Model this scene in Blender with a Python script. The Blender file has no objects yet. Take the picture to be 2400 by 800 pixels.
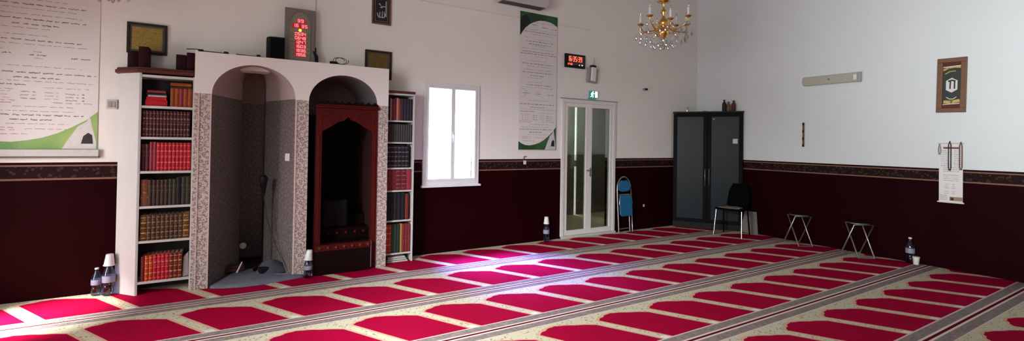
import bpy, bmesh, math, random
from mathutils import Vector, Matrix
random.seed(7)
PI = math.pi
C = bpy.context.scene.collection
SC = bpy.context.scene
ORD = ['first', 'second', 'third', 'fourth', 'fifth', 'sixth', 'seventh', 'eighth', 'ninth', 'tenth', 'eleventh',
       'twelfth', 'thirteenth', 'fourteenth', 'fifteenth', 'sixteenth', 'seventeenth', 'eighteenth', 'nineteenth', 'twentieth']

# ------------------------------------------------------------------ node helper
class S:
    """a socket with operators"""
    def __init__(s, nt, o): s.nt = nt; s.o = o
    def _m(s, op, b=None, c=None):
        n = s.nt.nodes.new('ShaderNodeMath'); n.operation = op
        s.nt.links.new(s.o, n.inputs[0])
        for i, v in ((1, b), (2, c)):
            if v is None: continue
            if isinstance(v, S): s.nt.links.new(v.o, n.inputs[i])
            else: n.inputs[i].default_value = v
        return S(s.nt, n.outputs[0])
    def __add__(s, b): return s._m('ADD', b)
    def __sub__(s, b): return s._m('SUBTRACT', b)
    def __mul__(s, b): return s._m('MULTIPLY', b)
    def __truediv__(s, b): return s._m('DIVIDE', b)
    def gt(s, b): return s._m('GREATER_THAN', b)
    def lt(s, b): return s._m('LESS_THAN', b)
    def mod(s, b): return s._m('FLOORED_MODULO', b)
    def pw(s, b): return s._m('POWER', b)
    def ab(s): return s._m('ABSOLUTE')
    def mn(s, b): return s._m('MINIMUM', b)
    def mx(s, b): return s._m('MAXIMUM', b)
    def sn(s): return s._m('SINE')

def new_mat(name):
    m = bpy.data.materials.new(name); m.use_nodes = True
    nt = m.node_tree; b = nt.nodes['Principled BSDF']
    return m, nt, b

def coords(nt, kind='Object'):
    if kind == 'World':
        g = nt.nodes.new('ShaderNodeNewGeometry'); src = g.outputs['Position']
    else:
        t = nt.nodes.new('ShaderNodeTexCoord'); src = t.outputs[kind]
    x = nt.nodes.new('ShaderNodeSeparateXYZ'); nt.links.new(src, x.inputs[0])
    return src, S(nt, x.outputs[0]), S(nt, x.outputs[1]), S(nt, x.outputs[2])

def mixc(nt, f, a, b):
    n = nt.nodes.new('ShaderNodeMix'); n.data_type = 'RGBA'
    if isinstance(f, S): nt.links.new(f.o, n.inputs[0])
    else: n.inputs[0].default_value = f
    for i, v in ((6, a), (7, b)):
        if isinstance(v, tuple): n.inputs[i].default_value = (*v[:3], 1)
        else: nt.links.new(v, n.inputs[i])
    return n.outputs[2]

def noise(nt, src, scale, detail=2.0, rough=0.5):
    n = nt.nodes.new('ShaderNodeTexNoise'); n.inputs['Scale'].default_value = scale
    n.inputs['Detail'].default_value = detail; n.inputs['Roughness'].default_value = rough
    if src is not None: nt.links.new(src, n.inputs['Vector'])
    return S(nt, n.outputs[0])

def voro(nt, src, scale, feature='F1', out='Distance', rnd=1.0):
    n = nt.nodes.new('ShaderNodeTexVoronoi'); n.inputs['Scale'].default_value = scale; n.feature = feature
    if 'Randomness' in n.inputs: n.inputs['Randomness'].default_value = rnd
    if src is not None: nt.links.new(src, n.inputs['Vector'])
    return S(nt, n.outputs[out])

def mat(name, col, rough=0.5, metal=0.0, var=0.12, nscale=25.0, spec=0.5, emit=None, strength=1.0, bump=0.0, coat=0.0):
    """plain procedural material: colour gently varied by noise"""
    m, nt, b = new_mat(name)
    src, x, y, z = coords(nt)
    n = noise(nt, src, nscale, 3)
    lo = tuple(c * (1 - var) for c in col); hi = tuple(min(1, c * (1 + var)) for c in col)
    nt.links.new(mixc(nt, n, lo, hi), b.inputs['Base Color'])
    b.inputs['Roughness'].default_value = rough; b.inputs['Metallic'].default_value = metal
    b.inputs['Specular IOR Level'].default_value = spec
    b.inputs['Coat Weight'].default_value = coat
    if emit:
        b.inputs['Emission Color'].default_value = (*emit, 1); b.inputs['Emission Strength'].default_value = strength
    if bump:
        bn = nt.nodes.new('ShaderNodeBump'); bn.inputs['Strength'].default_value = bump; bn.inputs['Distance'].default_value = .005
        nt.links.new(n.o, bn.inputs['Height']); nt.links.new(bn.outputs[0], b.inputs['Normal'])
    return m

def glass_mat(name, tint=(0.96, 0.98, 0.97), refl=0.08, rough=0.02):
    m = bpy.data.materials.new(name); m.use_nodes = True; nt = m.node_tree
    nt.nodes.remove(nt.nodes['Principled BSDF']); out = nt.nodes['Material Output']
    t = nt.nodes.new('ShaderNodeBsdfTransparent'); t.inputs[0].default_value = (*tint, 1)
    g = nt.nodes.new('ShaderNodeBsdfGlossy'); g.inputs['Roughness'].default_value = rough
    lw = nt.nodes.new('ShaderNodeLayerWeight'); lw.inputs['Blend'].default_value = 0.25
    f = S(nt, lw.outputs['Fresnel']) * 0.6 + refl
    mx = nt.nodes.new('ShaderNodeMixShader')
    nt.links.new(f.o, mx.inputs[0]); nt.links.new(t.outputs[0], mx.inputs[1]); nt.links.new(g.outputs[0], mx.inputs[2])
    nt.links.new(mx.outputs[0], out.inputs[0])
    return m

# ------------------------------------------------------------------ mesh helper
class MB:
    def __init__(s): s.v = []; s.f = []; s.sm = []
    def add(s, vs, fs, smooth=False):
        o = len(s.v); s.v += [tuple(p) for p in vs]; s.f += [tuple(i + o for i in f) for f in fs]; s.sm += [smooth] * len(fs)
        return s
    def box(s, x0, x1, y0, y1, z0, z1):
        vs = [(x, y, z) for z in (z0, z1) for y in (y0, y1) for x in (x0, x1)]
        return s.add(vs, [(0, 2, 3, 1), (4, 5, 7, 6), (0, 1, 5, 4), (2, 6, 7, 3), (0, 4, 6, 2), (1, 3, 7, 5)])
    def hexa(s, b, t):  # bottom quad, top quad (ccw from above)
        return s.add(list(b) + list(t), [(3, 2, 1, 0), (4, 5, 6, 7), (0, 1, 5, 4), (1, 2, 6, 5), (2, 3, 7, 6), (3, 0, 4, 7)])
    def bar(s, a, b, w, d, up=(0, 0, 1)):
        a, b = Vector(a), Vector(b); t = (b - a).normalized(); u = Vector(up)
        if abs(t.dot(u)) > .95: u = Vector((0, 1, 0))
        r = t.cross(u).normalized(); u = r.cross(t)
        q = lambda c: [c - r * w / 2 - u * d / 2, c + r * w / 2 - u * d / 2, c + r * w / 2 + u * d / 2, c - r * w / 2 + u * d / 2]
        return s.add(q(a) + q(b), [(0, 1, 2, 3), (7, 6, 5, 4), (0, 4, 5, 1), (1, 5, 6, 2), (2, 6, 7, 3), (3, 7, 4, 0)])
    def tube(s, pts, r, seg=8, closed=False):
        pts = [Vector(p) for p in pts]; n = len(pts); rs = r if isinstance(r, (list, tuple)) else [r] * n
        ref = None; rings = []
        for i, p in enumerate(pts):
            if closed: t = (pts[(i + 1) % n] - pts[i - 1])
            else: t = pts[min(i + 1, n - 1)] - pts[max(i - 1, 0)]
            t = t.normalized() if t.length > 1e-9 else Vector((0, 0, 1))
            if ref is None:
                ref = t.orthogonal().normalized()
            ref = (ref - t * ref.dot(t)); ref = ref.normalized() if ref.length > 1e-6 else t.orthogonal().normalized()
            bi = t.cross(ref)
            rings.append([p + (ref * math.cos(2 * PI * k / seg) + bi * math.sin(2 * PI * k / seg)) * rs[i] for k in range(seg)])
        vs = [q for R in rings for q in R]; fs = []
        for i in range(n if closed else n - 1):
            j = (i + 1) % n
            for k in range(seg):
                fs.append((i * seg + k, i * seg + (k + 1) % seg, j * seg + (k + 1) % seg, j * seg + k))
        s.add(vs, fs, True)
        if not closed:
            s.add(rings[0], [tuple(reversed(range(seg)))]); s.add(rings[-1], [tuple(range(seg))])
        return s
    def lathe(s, prof, c=(0, 0, 0), seg=20, smooth=True):
        vs = []; fs = []; n = len(prof)
        for r, z in prof:
            r = max(r, 1e-4)
            vs += [(c[0] + r * math.cos(2 * PI * k / seg), c[1] + r * math.sin(2 * PI * k / seg), c[2] + z) for k in range(seg)]
        for i in range(n - 1):
            for k in range(seg):
                fs.append((i * seg + k, i * seg + (k + 1) % seg, (i + 1) * seg + (k + 1) % seg, (i + 1) * seg + k))
        s.add(vs, fs, smooth)
        s.add(vs[:seg], [tuple(reversed(range(seg)))]); s.add(vs[-seg:], [tuple(range(seg))])
        return s
    def prism_y(s, poly, y0, y1):
        """poly in (x,z), extruded along y from y0 (front) to y1"""
        n = len(poly)
        vs = [(x, y0, z) for x, z in poly] + [(x, y1, z) for x, z in poly]
        return s.add(vs, [tuple(range(n)), tuple(reversed(range(n, 2 * n)))] + [(i, i + n, (i + 1) % n + n, (i + 1) % n) for i in range(n)])
    def prism_z(s, poly, z0, z1):
        n = len(poly)
        vs = [(x, y, z0) for x, y in poly] + [(x, y, z1) for x, y in poly]
        return s.add(vs, [tuple(reversed(range(n))), tuple(range(n, 2 * n))] + [(i, (i + 1) % n, (i + 1) % n + n, i + n) for i in range(n)])
    def ball(s, c, r, seg=8, rings=6, sz=1.0):
        prof = [(r * math.sin(PI * i / rings), -r * sz * math.cos(PI * i / rings)) for i in range(rings + 1)]
        return s.lathe(prof, c, seg)
    def ribbon(s, pts, w, y0, y1):
        """flat pen stroke in the xz plane: a box for each stretch"""
        for a, b in zip(pts[:-1], pts[1:]):
            dx, dz = b[0] - a[0], b[1] - a[1]; L = math.hypot(dx, dz) or 1e-6
            nx, nz = -dz / L * w / 2, dx / L * w / 2; ex, ez = dx / L * w * .3, dz / L * w * .3
            s.prism_y([(a[0] - ex + nx, a[1] - ez + nz), (a[0] - ex - nx, a[1] - ez - nz), (b[0] + ex - nx, b[1] + ez - nz), (b[0] + ex + nx, b[1] + ez + nz)], y0, y1)
        return s
    def mesh(s, name):
        me = bpy.data.meshes.new(name); me.from_pydata(s.v, [], s.f)
        for p, q in zip(me.polygons, s.sm): p.use_smooth = q
        bm = bmesh.new(); bm.from_mesh(me); bmesh.ops.recalc_face_normals(bm, faces=bm.faces); bm.to_mesh(me); bm.free()
        return me
    def build(s, name, m, parent=None, loc=(0, 0, 0), rot=(0, 0, 0), bevel=0.0, seg=2, solid=True):
        me = s.mesh(name)
        for mm in (m if isinstance(m, (list, tuple)) else [m]): me.materials.append(mm)
        o = bpy.data.objects.new(name, me); C.objects.link(o)
        o.location = loc; o.rotation_euler = rot
        if parent is not None: o.parent = parent
        if bevel:
            md = o.modifiers.new('bevel', 'BEVEL'); md.width = bevel; md.segments = seg; md.limit_method = 'ANGLE'; md.angle_limit = .7
        return o

def tag(o, label=None, cat=None, group=None, kind=None):
    if label: o['label'] = label
    if cat: o['category'] = cat
    if group: o['group'] = group
    if kind: o['kind'] = kind
    return o
def thing(name, label, cat, loc=(0, 0, 0), rot=(0, 0, 0), group=None):
    o = bpy.data.objects.new(name, None); C.objects.link(o); o.empty_display_size = .05
    o.location = loc; o.rotation_euler = rot
    return tag(o, label, cat, group)
def copy_tree(o, parent=None):
    c = o.copy(); C.objects.link(c)
    if parent is not None: c.parent = parent
    for ch in list(o.children): copy_tree(ch, c)
    return c
def struct(o): o['kind'] = 'structure'; return o

# ------------------------------------------------------------------ camera (fitted to the room's own lines)
CAM = Vector((-7.54103, -5.62861, 1.46809)); YAW, PITCH, ROLL = 0.53578, 0.011195, 0.0155636
FPX, PPX, PPY = 1087.186, 1180.605, 319.266
f_ = Vector((math.sin(YAW) * math.cos(PITCH), math.cos(YAW) * math.cos(PITCH), math.sin(PITCH)))
r_ = Vector((math.cos(YAW), -math.sin(YAW), 0)); u_ = r_.cross(f_)
R_ = math.cos(ROLL) * r_ + math.sin(ROLL) * u_; U_ = -math.sin(ROLL) * r_ + math.cos(ROLL) * u_
cd = bpy.data.cameras.new('camera'); cam = bpy.data.objects.new('camera', cd); C.objects.link(cam)
cam.matrix_world = Matrix(((R_.x, U_.x, -f_.x, CAM.x), (R_.y, U_.y, -f_.y, CAM.y), (R_.z, U_.z, -f_.z, CAM.z), (0, 0, 0, 1)))
cd.sensor_fit = 'HORIZONTAL'; cd.sensor_width = 36; cd.lens = FPX / 2400 * 36
cd.shift_x = (1200 - PPX) / 2400; cd.shift_y = (PPY - 400) / 2400; cd.clip_start = .05; cd.clip_end = 200
SC.camera = cam

# ------------------------------------------------------------------ room measures
XL, YB, HC = -9.62, -9.6, 4.4      # left wall, back wall, ceiling
DADO = 1.216
P_ROW, S0, Q_COL, Q0 = 0.871, 0.746, 0.5950, 0.1169

# ------------------------------------------------------------------ materials
def carpet_mat():
    m, nt, b = new_mat('prayer_carpet')
    src, x, y, z = coords(nt, 'World')
    v = ((y * -1.0) - S0).mod(P_ROW)
    d = v.mn((v * -1.0) + P_ROW)
    u = (x + ((v * -1.0) + .76) * 0.58 - Q0).mod(Q_COL)   # the mats lean: their long sides run askew to the stripes
    dus = u - Q_COL / 2
    du = dus.ab()
    hb = 0.240
    jag = (du * 60.0).sn() * 0.004
    edge = (du / hb).pw(1.25) * 0.105 + (dus / hb) * 0.028 + 0.168 + jag
    end = P_ROW - 0.119
    body = du.lt(hb) * v.gt(edge) * v.lt(end)
    outl = du.lt(hb + .024) * v.gt(edge - .022) * v.lt(end + .01)
    n1 = noise(nt, src, 3.0, 3); n2 = noise(nt, src, 90.0, 2); n3 = noise(nt, src, 14.0, 2)
    vd = voro(nt, src, 34.0); vb = voro(nt, src, 70.0)
    red = mixc(nt, n1 * 0.7 + n3 * 0.3, (0.235, 0.0006, 0.020), (0.36, 0.0010, 0.036))
    cream = mixc(nt, vd.lt(0.27), (0.50, 0.455, 0.33), (0.19, 0.155, 0.10))
    cream = mixc(nt, vb.lt(0.17), cream, (0.09, 0.075, 0.07))
    cream = mixc(nt, n2 * 0.35, cream, (0.60, 0.56, 0.43))
    pink = mixc(nt, n2, (0.50, 0.24, 0.16), (0.62, 0.42, 0.29))
    sepz = du.gt(hb + .024) * v.gt(P_ROW - .165)
    base = mixc(nt, sepz, cream, (0.66, 0.62, 0.55))
    base = mixc(nt, outl, base, pink)
    base = mixc(nt, body, base, red)
    mauve = mixc(nt, n2 * 0.5 + vd * 0.5, (0.105, 0.078, 0.078), (0.34, 0.275, 0.262))
    base = mixc(nt, d.lt(.119), base, (0.60, 0.47, 0.42))
    base = mixc(nt, d.lt(.106), base, mauve)
    base = mixc(nt, d.lt(.030), base, (0.66, 0.56, 0.50))
    base = mixc(nt, d.lt(.012), base, (0.10, 0.004, 0.010))
    nt.links.new(base, b.inputs['Base Color'])
    b.inputs['Roughness'].default_value = .9; b.inputs['Specular IOR Level'].default_value = .04
    bn = nt.nodes.new('ShaderNodeBump'); bn.inputs['Strength'].default_value = .35; bn.inputs['Distance'].default_value = .004
    nt.links.new(noise(nt, src, 220.0, 2).o, bn.inputs['Height']); nt.links.new(bn.outputs[0], b.inputs['Normal'])
    return m

def wall_mat(name='painted_wall', top=(0.80, 0.775, 0.725)):
    m, nt, b = new_mat(name)
    src, x, y, z = coords(nt, 'World')
    w = x + y
    n = noise(nt, src, 1.2, 4); nf = noise(nt, src, 60.0, 3)
    up = mixc(nt, n, tuple(c * .95 for c in top), tuple(min(1, c * 1.04) for c in top))
    wine = mixc(nt, n * .6 + nf * .4, (0.009, 0.0004, 0.0011), (0.017, 0.0006, 0.0018))
    vv = voro(nt, src, 30.0); v2 = voro(nt, src, 62.0)
    bord = mixc(nt, vv.lt(.38), (0.018, 0.008, 0.008), (0.050, 0.026, 0.023))
    bord = mixc(nt, v2.lt(.22), bord, (0.012, 0.004, 0.006))
    gold = mixc(nt, nf, (0.19, 0.088, 0.066), (0.27, 0.14, 0.10))
    col = mixc(nt, z.lt(DADO), up, (0.016, 0.004, 0.006))
    col = mixc(nt, z.lt(DADO - .022), col, gold)
    col = mixc(nt, z.lt(DADO - .036), col, bord)
    col = mixc(nt, z.lt(1.074), col, gold)
    col = mixc(nt, z.lt(1.058), col, wine)
    nt.links.new(col, b.inputs['Base Color'])
    low = z.lt(DADO)
    r = (low * -0.33) + 0.88
    nt.links.new(r.o, b.inputs['Roughness'])
    sp = (low * -0.17) + 0.20
    nt.links.new(sp.o, b.inputs['Specular IOR Level'])
    bn = nt.nodes.new('ShaderNodeBump'); bn.inputs['Strength'].default_value = .10; bn.inputs['Distance'].default_value = .004
    nt.links.new(noise(nt, src, 35.0, 4).o, bn.inputs['Height']); nt.links.new(bn.outputs[0], b.inputs['Normal'])
    return m

def tile_nodes(nt, src, x, y, z):
    """floral ceramic pattern: round rosettes in a grid with speckled leafwork"""
    u = x + y * 0.62
    p = 0.112
    a = (u.mod(p) - p / 2); c = (z.mod(p) - p / 2)
    rr = (a * a + c * c).pw(.5)
    petals = (rr * 260.0).sn()
    a2 = ((u + p / 2).mod(p) - p / 2); c2 = ((z + p / 2).mod(p) - p / 2)
    r2 = (a2 * a2 + c2 * c2).pw(.5)
    vv = voro(nt, src, 58.0); v2 = voro(nt, src, 105.0)
    n = noise(nt, src, 20.0, 3); big = noise(nt, src, 4.0, 2)
    base = mixc(nt, n, (0.50, 0.42, 0.39), (0.66, 0.58, 0.54))
    base = mixc(nt, vv.lt(.42), base, (0.21, 0.15, 0.145))
    base = mixc(nt, v2.lt(.27), base, (0.08, 0.06, 0.065))
    ring = rr.lt(.046) * petals.gt(.15)
    base = mixc(nt, ring * .65, base, (0.19, 0.12, 0.12))
    base = mixc(nt, rr.lt(.010), base, (0.62, 0.52, 0.48))
    base = mixc(nt, r2.lt(.016), base, (0.16, 0.11, 0.11))
    base = mixc(nt, r2.lt(.007), base, (0.60, 0.52, 0.48))
    base = mixc(nt, big * .35, base, (0.47, 0.34, 0.32))
    return base

def mihrab_mat():
    m, nt, b = new_mat('white_plaster_and_tiles')
    src, x, y, z = coords(nt, 'World')
    base = tile_nodes(nt, src, x, y, z)
    line = (x * -0.0173) + 1.752            # top edge of the tiling falls slightly to the right
    n = noise(nt, src, 1.5, 3)
    white = mixc(nt, n, (0.72, 0.68, 0.66), (0.78, 0.74, 0.72))
    t = z.lt(line)
    nt.links.new(mixc(nt, t, white, base), b.inputs['Base Color'])
    nt.links.new(((t * -0.45) + 0.85).o, b.inputs['Roughness'])
    b.inputs['Specular IOR Level'].default_value = .3
    return m

def shaded_niche_mat(name, up):
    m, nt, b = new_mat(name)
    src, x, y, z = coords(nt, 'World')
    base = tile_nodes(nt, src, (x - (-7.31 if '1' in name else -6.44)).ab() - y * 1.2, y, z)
    base = mixc(nt, .70, base, (0.040, 0.036, 0.037))  # shade inside the niche mixed into the tile colour
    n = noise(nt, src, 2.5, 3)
    white = mixc(nt, n, tuple(c * .9 for c in up), up)  # plaster above the tiles also darkened for the niche's shade
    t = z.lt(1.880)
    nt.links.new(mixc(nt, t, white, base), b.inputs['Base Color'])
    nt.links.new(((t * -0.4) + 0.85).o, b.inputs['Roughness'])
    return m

def wood_mat(name, a, c, rough=.4, scale=6.0, coat=.1, spec=.4):
    m, nt, b = new_mat(name)
    src, x, y, z = coords(nt)
    mp = nt.nodes.new('ShaderNodeMapping'); mp.inputs['Scale'].default_value = (8, 8, 1); nt.links.new(src, mp.inputs[0])
    n = noise(nt, mp.outputs[0], scale, 4, .6)
    nt.links.new(mixc(nt, n, a, c), b.inputs['Base Color'])
    b.inputs['Roughness'].default_value = rough; b.inputs['Coat Weight'].default_value = coat; b.inputs['Specular IOR Level'].default_value = spec
    return m

def green_art_mat(name, a, c, hi):
    m, nt, b = new_mat(name)
    src, x, y, z = coords(nt)
    n = noise(nt, src, 5.0, 3)
    k = mixc(nt, n, a, c); n2 = noise(nt, src, 2.3, 1)
    nt.links.new(mixc(nt, (n2 - .42) * 2.2, k, hi), b.inputs['Base Color'])
    b.inputs['Roughness'].default_value = .45
    return m

def plaque_mat(name, a, c):
    m, nt, b = new_mat(name)
    src, x, y, z = coords(nt)
    n = noise(nt, src, 12.0, 4); ln = (z * 330.0).sn()
    k = mixc(nt, n, a, c)
    nt.links.new(mixc(nt, ln.gt(.3) * noise(nt, src, 60.0, 2).gt(.53) * .6, k, tuple(v * .4 for v in a)), b.inputs['Base Color'])
    b.inputs['Roughness'].default_value = .35; b.inputs['Metallic'].default_value = .3
    return m

def spine_mat(name, col, gold, lines=True, amount=.8, scale=60.0):
    """leather spine with small tooled gold marks"""
    m, nt, b = new_mat(name)
    src, x, y, z = coords(nt)
    n = noise(nt, src, 30.0, 3)
    k = mixc(nt, n, tuple(c * .75 for c in col), tuple(min(1, c * 1.2) for c in col))
    if lines:
        g = noise(nt, src, scale, 2).gt(.60)
        k = mixc(nt, g * amount, k, gold)
    nt.links.new(k, b.inputs['Base Color']); b.inputs['Roughness'].default_value = .5; b.inputs['Specular IOR Level'].default_value = .15
    return m

M = dict(
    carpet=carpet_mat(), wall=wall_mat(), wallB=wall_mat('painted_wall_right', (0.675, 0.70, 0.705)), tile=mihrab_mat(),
    niche=shaded_niche_mat('niche_lining_1', (0.40, 0.31, 0.30)), niche2=shaded_niche_mat('shaded_niche_lining', (0.16, 0.13, 0.13)),
    ceiling=mat('ceiling_darkened', (0.42, 0.40, 0.38), .9, var=.03),  # unseen ceiling, colour darkened to cut bounce light on the floor
    upvc=mat('white_upvc', (0.74, 0.74, 0.745), .35, var=.03), door_white=mat('door_white', (0.70, 0.67, 0.65), .4, var=.05),
    glass=glass_mat('clear_glass'), door_glass=glass_mat('door_glass', (0.84, 0.88, 0.85), .015),
    shelf=mat('white_melamine', (0.53, 0.525, 0.515), .4, var=.03), shelf_back=mat('dark_shelf_backing', (0.02, 0.016, 0.018), .7),
    mahog=wood_mat('mahogany', (0.042, 0.0026, 0.0022), (0.090, 0.0062, 0.005), .5, coat=0, spec=.12), mahog_d=wood_mat('dark_mahogany', (0.0035, 0.0008, 0.0008), (0.011, 0.002, 0.0018), .6, coat=0, spec=.08),
    black=mat('black_plastic', (0.008, 0.008, 0.010), .5, spec=.15), blackm=mat('black_metal', (0.004, 0.004, 0.005), .5, spec=.06),
    mahog_s=wood_mat('carved_side_wood', (0.016, 0.005, 0.005), (0.060, 0.022, 0.020), .5, 30, coat=0, spec=.3),
    blackbox=mat('black_vinyl', (0.003, 0.003, 0.004), .6, spec=.15),
    grey=mat('grey_plastic', (0.30, 0.29, 0.27), .5), lgrey=mat('light_grey_plastic', (0.52, 0.51, 0.49), .45),
    white=mat('white_plastic', (0.72, 0.71, 0.69), .4, var=.03), paper=mat('white_paper', (0.72, 0.685, 0.67), .6, var=.02),
    ink=mat('black_ink', (0.22, 0.20, 0.20), .7), inkf=mat('faint_ink', (0.34, 0.32, 0.31), .7), inkr=mat('red_ink', (0.40, 0.20, 0.19), .7),
    gold=mat('polished_brass', (0.80, 0.48, 0.15), .22, 1.0, var=.08), dullgold=mat('dull_gold', (0.50, 0.34, 0.10), .4, .4),
    chrome=mat('chrome', (0.72, 0.72, 0.73), .18, 1.0, var=.03), steel=mat('grey_steel', (0.42, 0.41, 0.42), .35, .9),
    blue=mat('blue_vinyl', (0.010, 0.135, 0.27), .45), darkfab=mat('black_fabric', (0.0025, 0.0025, 0.003), .9, spec=.04),
    wood=wood_mat('brown_wood', (0.10, 0.042, 0.018), (0.20, 0.090, 0.040), .5, coat=0), wood_r=wood_mat('red_brown_wood', (0.055, 0.012, 0.010), (0.12, 0.032, 0.024), .5, coat=0, spec=.2),
    darkframe=wood_mat('dark_frame', (0.014, 0.010, 0.010), (0.034, 0.024, 0.022), .5, coat=0, spec=.2),
    plaque=plaque_mat('brass_plaque', (0.25, 0.155, 0.028), (0.36, 0.24, 0.05)), plaque_d=plaque_mat('dark_brass_plaque', (0.13, 0.075, 0.020), (0.20, 0.125, 0.030)),
    green_d=green_art_mat('dark_green_print', (0.006, 0.030, 0.008), (0.02, 0.075, 0.016), (0.05, 0.21, 0.05)),
    greenblack=mat('green_black', (0.008, 0.018, 0.012), .5), green_l=green_art_mat('fresh_green_print', (0.07, 0.22, 0.06), (0.16, 0.36, 0.05), (0.42, 0.52, 0.16)),
    artblack=mat('dark_print', (0.010, 0.006, 0.012), .5), artwhite=mat('pale_print', (0.62, 0.60, 0.58), .5),
    led=mat('red_led', (0.5, 0.1, 0.1), .4, emit=(1.0, 0.24, 0.27), strength=.9), ledy=mat('yellow_led', (0.5, 0.4, 0.02), .4, emit=(1.0, 0.72, 0.03), strength=1.1),
    led_o=mat('orange_red_led', (0.5, 0.05, 0.02), .4, emit=(1.0, 0.11, 0.06), strength=1.5), ledw=mat('white_led', (0.5, 0.4, 0.4), .4, emit=(1.0, 0.55, 0.5), strength=.9),
    ledglow=mat('dim_red_display', (0.10, 0.004, 0.006), .35, emit=(1.0, 0.02, 0.03), strength=.22), clockface=mat('dark_red_display', (0.05, 0.003, 0.004), .35),
    exitg=mat('exit_green', (0.02, 0.16, 0.12), .4, emit=(0.02, 0.22, 0.17), strength=.35), exitw=mat('exit_lit_white', (0.8, 0.9, 0.9), .4, emit=(0.80, 1.0, 0.98), strength=1.2),
    panelgrey=mat('bronze_grey_panel', (0.175, 0.155, 0.140), .45), panelarch=mat('olive_grey_panel', (0.23, 0.20, 0.145), .45), paneldark=mat('panel_dark_line', (0.06, 0.055, 0.05), .5),
    smoke=mat('smoked_glass', (0.019, 0.025, 0.029), .32, var=.25, nscale=3, spec=.12),
    rug=mat('grey_blue_cloth', (0.115, 0.115, 0.150), .9, var=.45, nscale=9, bump=.5), cloth_d=mat('dark_blue_cloth', (0.05, 0.05, 0.075), .9, var=.4, nscale=12, bump=.5),
    maroon=mat('maroon_cover', (0.022, 0.003, 0.006), .6, spec=.1), maroon_c=mat('maroon_cloth', (0.05, 0.008, 0.010), .9),
    pages=mat('page_edges', (0.42, 0.36, 0.27), .8),
    bottle=glass_mat('bottle_plastic', (0.52, 0.55, 0.72), .06, .08), seatdark=mat('dark_seat', (0.010, 0.004, 0.005), .8, spec=.1), cap=mat('dark_blue_cap', (0.03, 0.03, 0.12), .4), blabel=mat('pale_bottle_label', (0.26, 0.26, 0.36), .5),
    crystal=glass_mat('cut_crystal', (0.95, 0.95, 0.95), .42, .05), candle=mat('white_candle_tube', (0.78, 0.77, 0.75), .35, var=.02),
    fluor=mat('aged_diffuser', (0.40, 0.39, 0.31), .4, var=.06), fluorend=mat('grey_lamp_end', (0.30, 0.33, 0.33), .4),
    board=mat('grey_board', (0.16, 0.145, 0.135), .7), bead_d=mat('dark_beads', (0.02, 0.015, 0.014), .4), bead_b=mat('brown_beads', (0.17, 0.075, 0.035), .4), bead_p=mat('pale_beads', (0.30, 0.28, 0.25), .4),
    cloth_seat=mat('patterned_seat_cloth', (0.20, 0.165, 0.125), .9, var=.6, nscale=40), corr_up=mat('corridor_wall', (0.36, 0.37, 0.34), .8), corr_lo=mat('corridor_dado', (0.15, 0.14, 0.11), .6),
    corr_fl=mat('corridor_floor', (0.40, 0.37, 0.22), .6), trimpink=mat('pinkish_tile_trim', (0.58, 0.46, 0.44), .4), wire=mat('wire_black', (0.02, 0.02, 0.02), .5), wire_g=mat('wire_grey', (0.42, 0.39, 0.36), .6),
)

# ------------------------------------------------------------------ the shell
def holes_wall(mb, axis, a0, a1, z0, z1, t0, t1, holes):
    """wall along axis ('x' or 'y') with rectangular holes (a0,a1,z0,z1)"""
    cuts = sorted({a0, a1} | {h[0] for h in holes} | {h[1] for h in holes})
    for p, q in zip(cuts[:-1], cuts[1:]):
        hs = sorted([(h[2], h[3]) for h in holes if h[0] <= p + 1e-6 and h[1] >= q - 1e-6])
        z = z0
        segs = []
        for h0, h1 in hs:
            if h0 > z + 1e-6: segs.append((z, h0))
            z = h1
        if z < z1 - 1e-6: segs.append((z, z1))
        for s0, s1 in segs:
            if axis == 'x': mb.box(p, q, t0, t1, s0, s1)
            else: mb.box(t0, t1, p, q, s0, s1)
    return mb

WIN = (-5.405, -4.600, 0.875, 2.215)
DOOR = (-3.185, -2.075, 0.0, 2.135)
mb = MB(); holes_wall(mb, 'x', XL - .2, 0.2, 0, HC, 0.0, 0.22, [WIN, DOOR, (-7.76, -6.02, 0.0, 2.18)])
struct(mb.build('wall_front', M['wall']))
mb = MB(); mb.box(0.0, 0.2, YB - .2, 0.0, 0, HC); struct(mb.build('wall_right', M['wallB']))
LHOLES = [(-1.45, -0.70, 0.0, 2.0), (-5.2, -2.9, 0.6, 2.8), (-8.5, -6.4, 0.9, 2.6)]
mb = MB(); holes_wall(mb, 'y', YB - .2, 0.0, 0, HC, XL - .2, XL, LHOLES); struct(mb.build('wall_left', M['wall']))
BHOLES = []
mb = MB(); holes_wall(mb, 'x', XL, 0.0, 0, HC, YB - .2, YB, BHOLES); struct(mb.build('wall_back', M['wall']))
mb = MB(); mb.box(XL - .2, .2, YB - .2, .22, HC, HC + .15); struct(mb.build('ceiling', M['ceiling']))
mb = MB(); mb.box(XL - .2, .2, YB - .2, .22, -.12, 0.0); struct(mb.build('floor', M['carpet']))

struct(MB().box(-13.4, -13.2, -2.6, 2.5, -.1, 4.8).build('wall_sky_block', mat('sky_block_grey', (0.30, 0.28, 0.26), .9)))  # added wall out of view, blocks sky light at the side door
struct(MB().box(-13.2, XL - .2, -3.6, 2.5, -.14, -.02).build('floor_sky_block', mat('sky_block_ground', (0.22, 0.21, 0.20), .9)))  # added ground out of view, part of the same sky block
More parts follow.
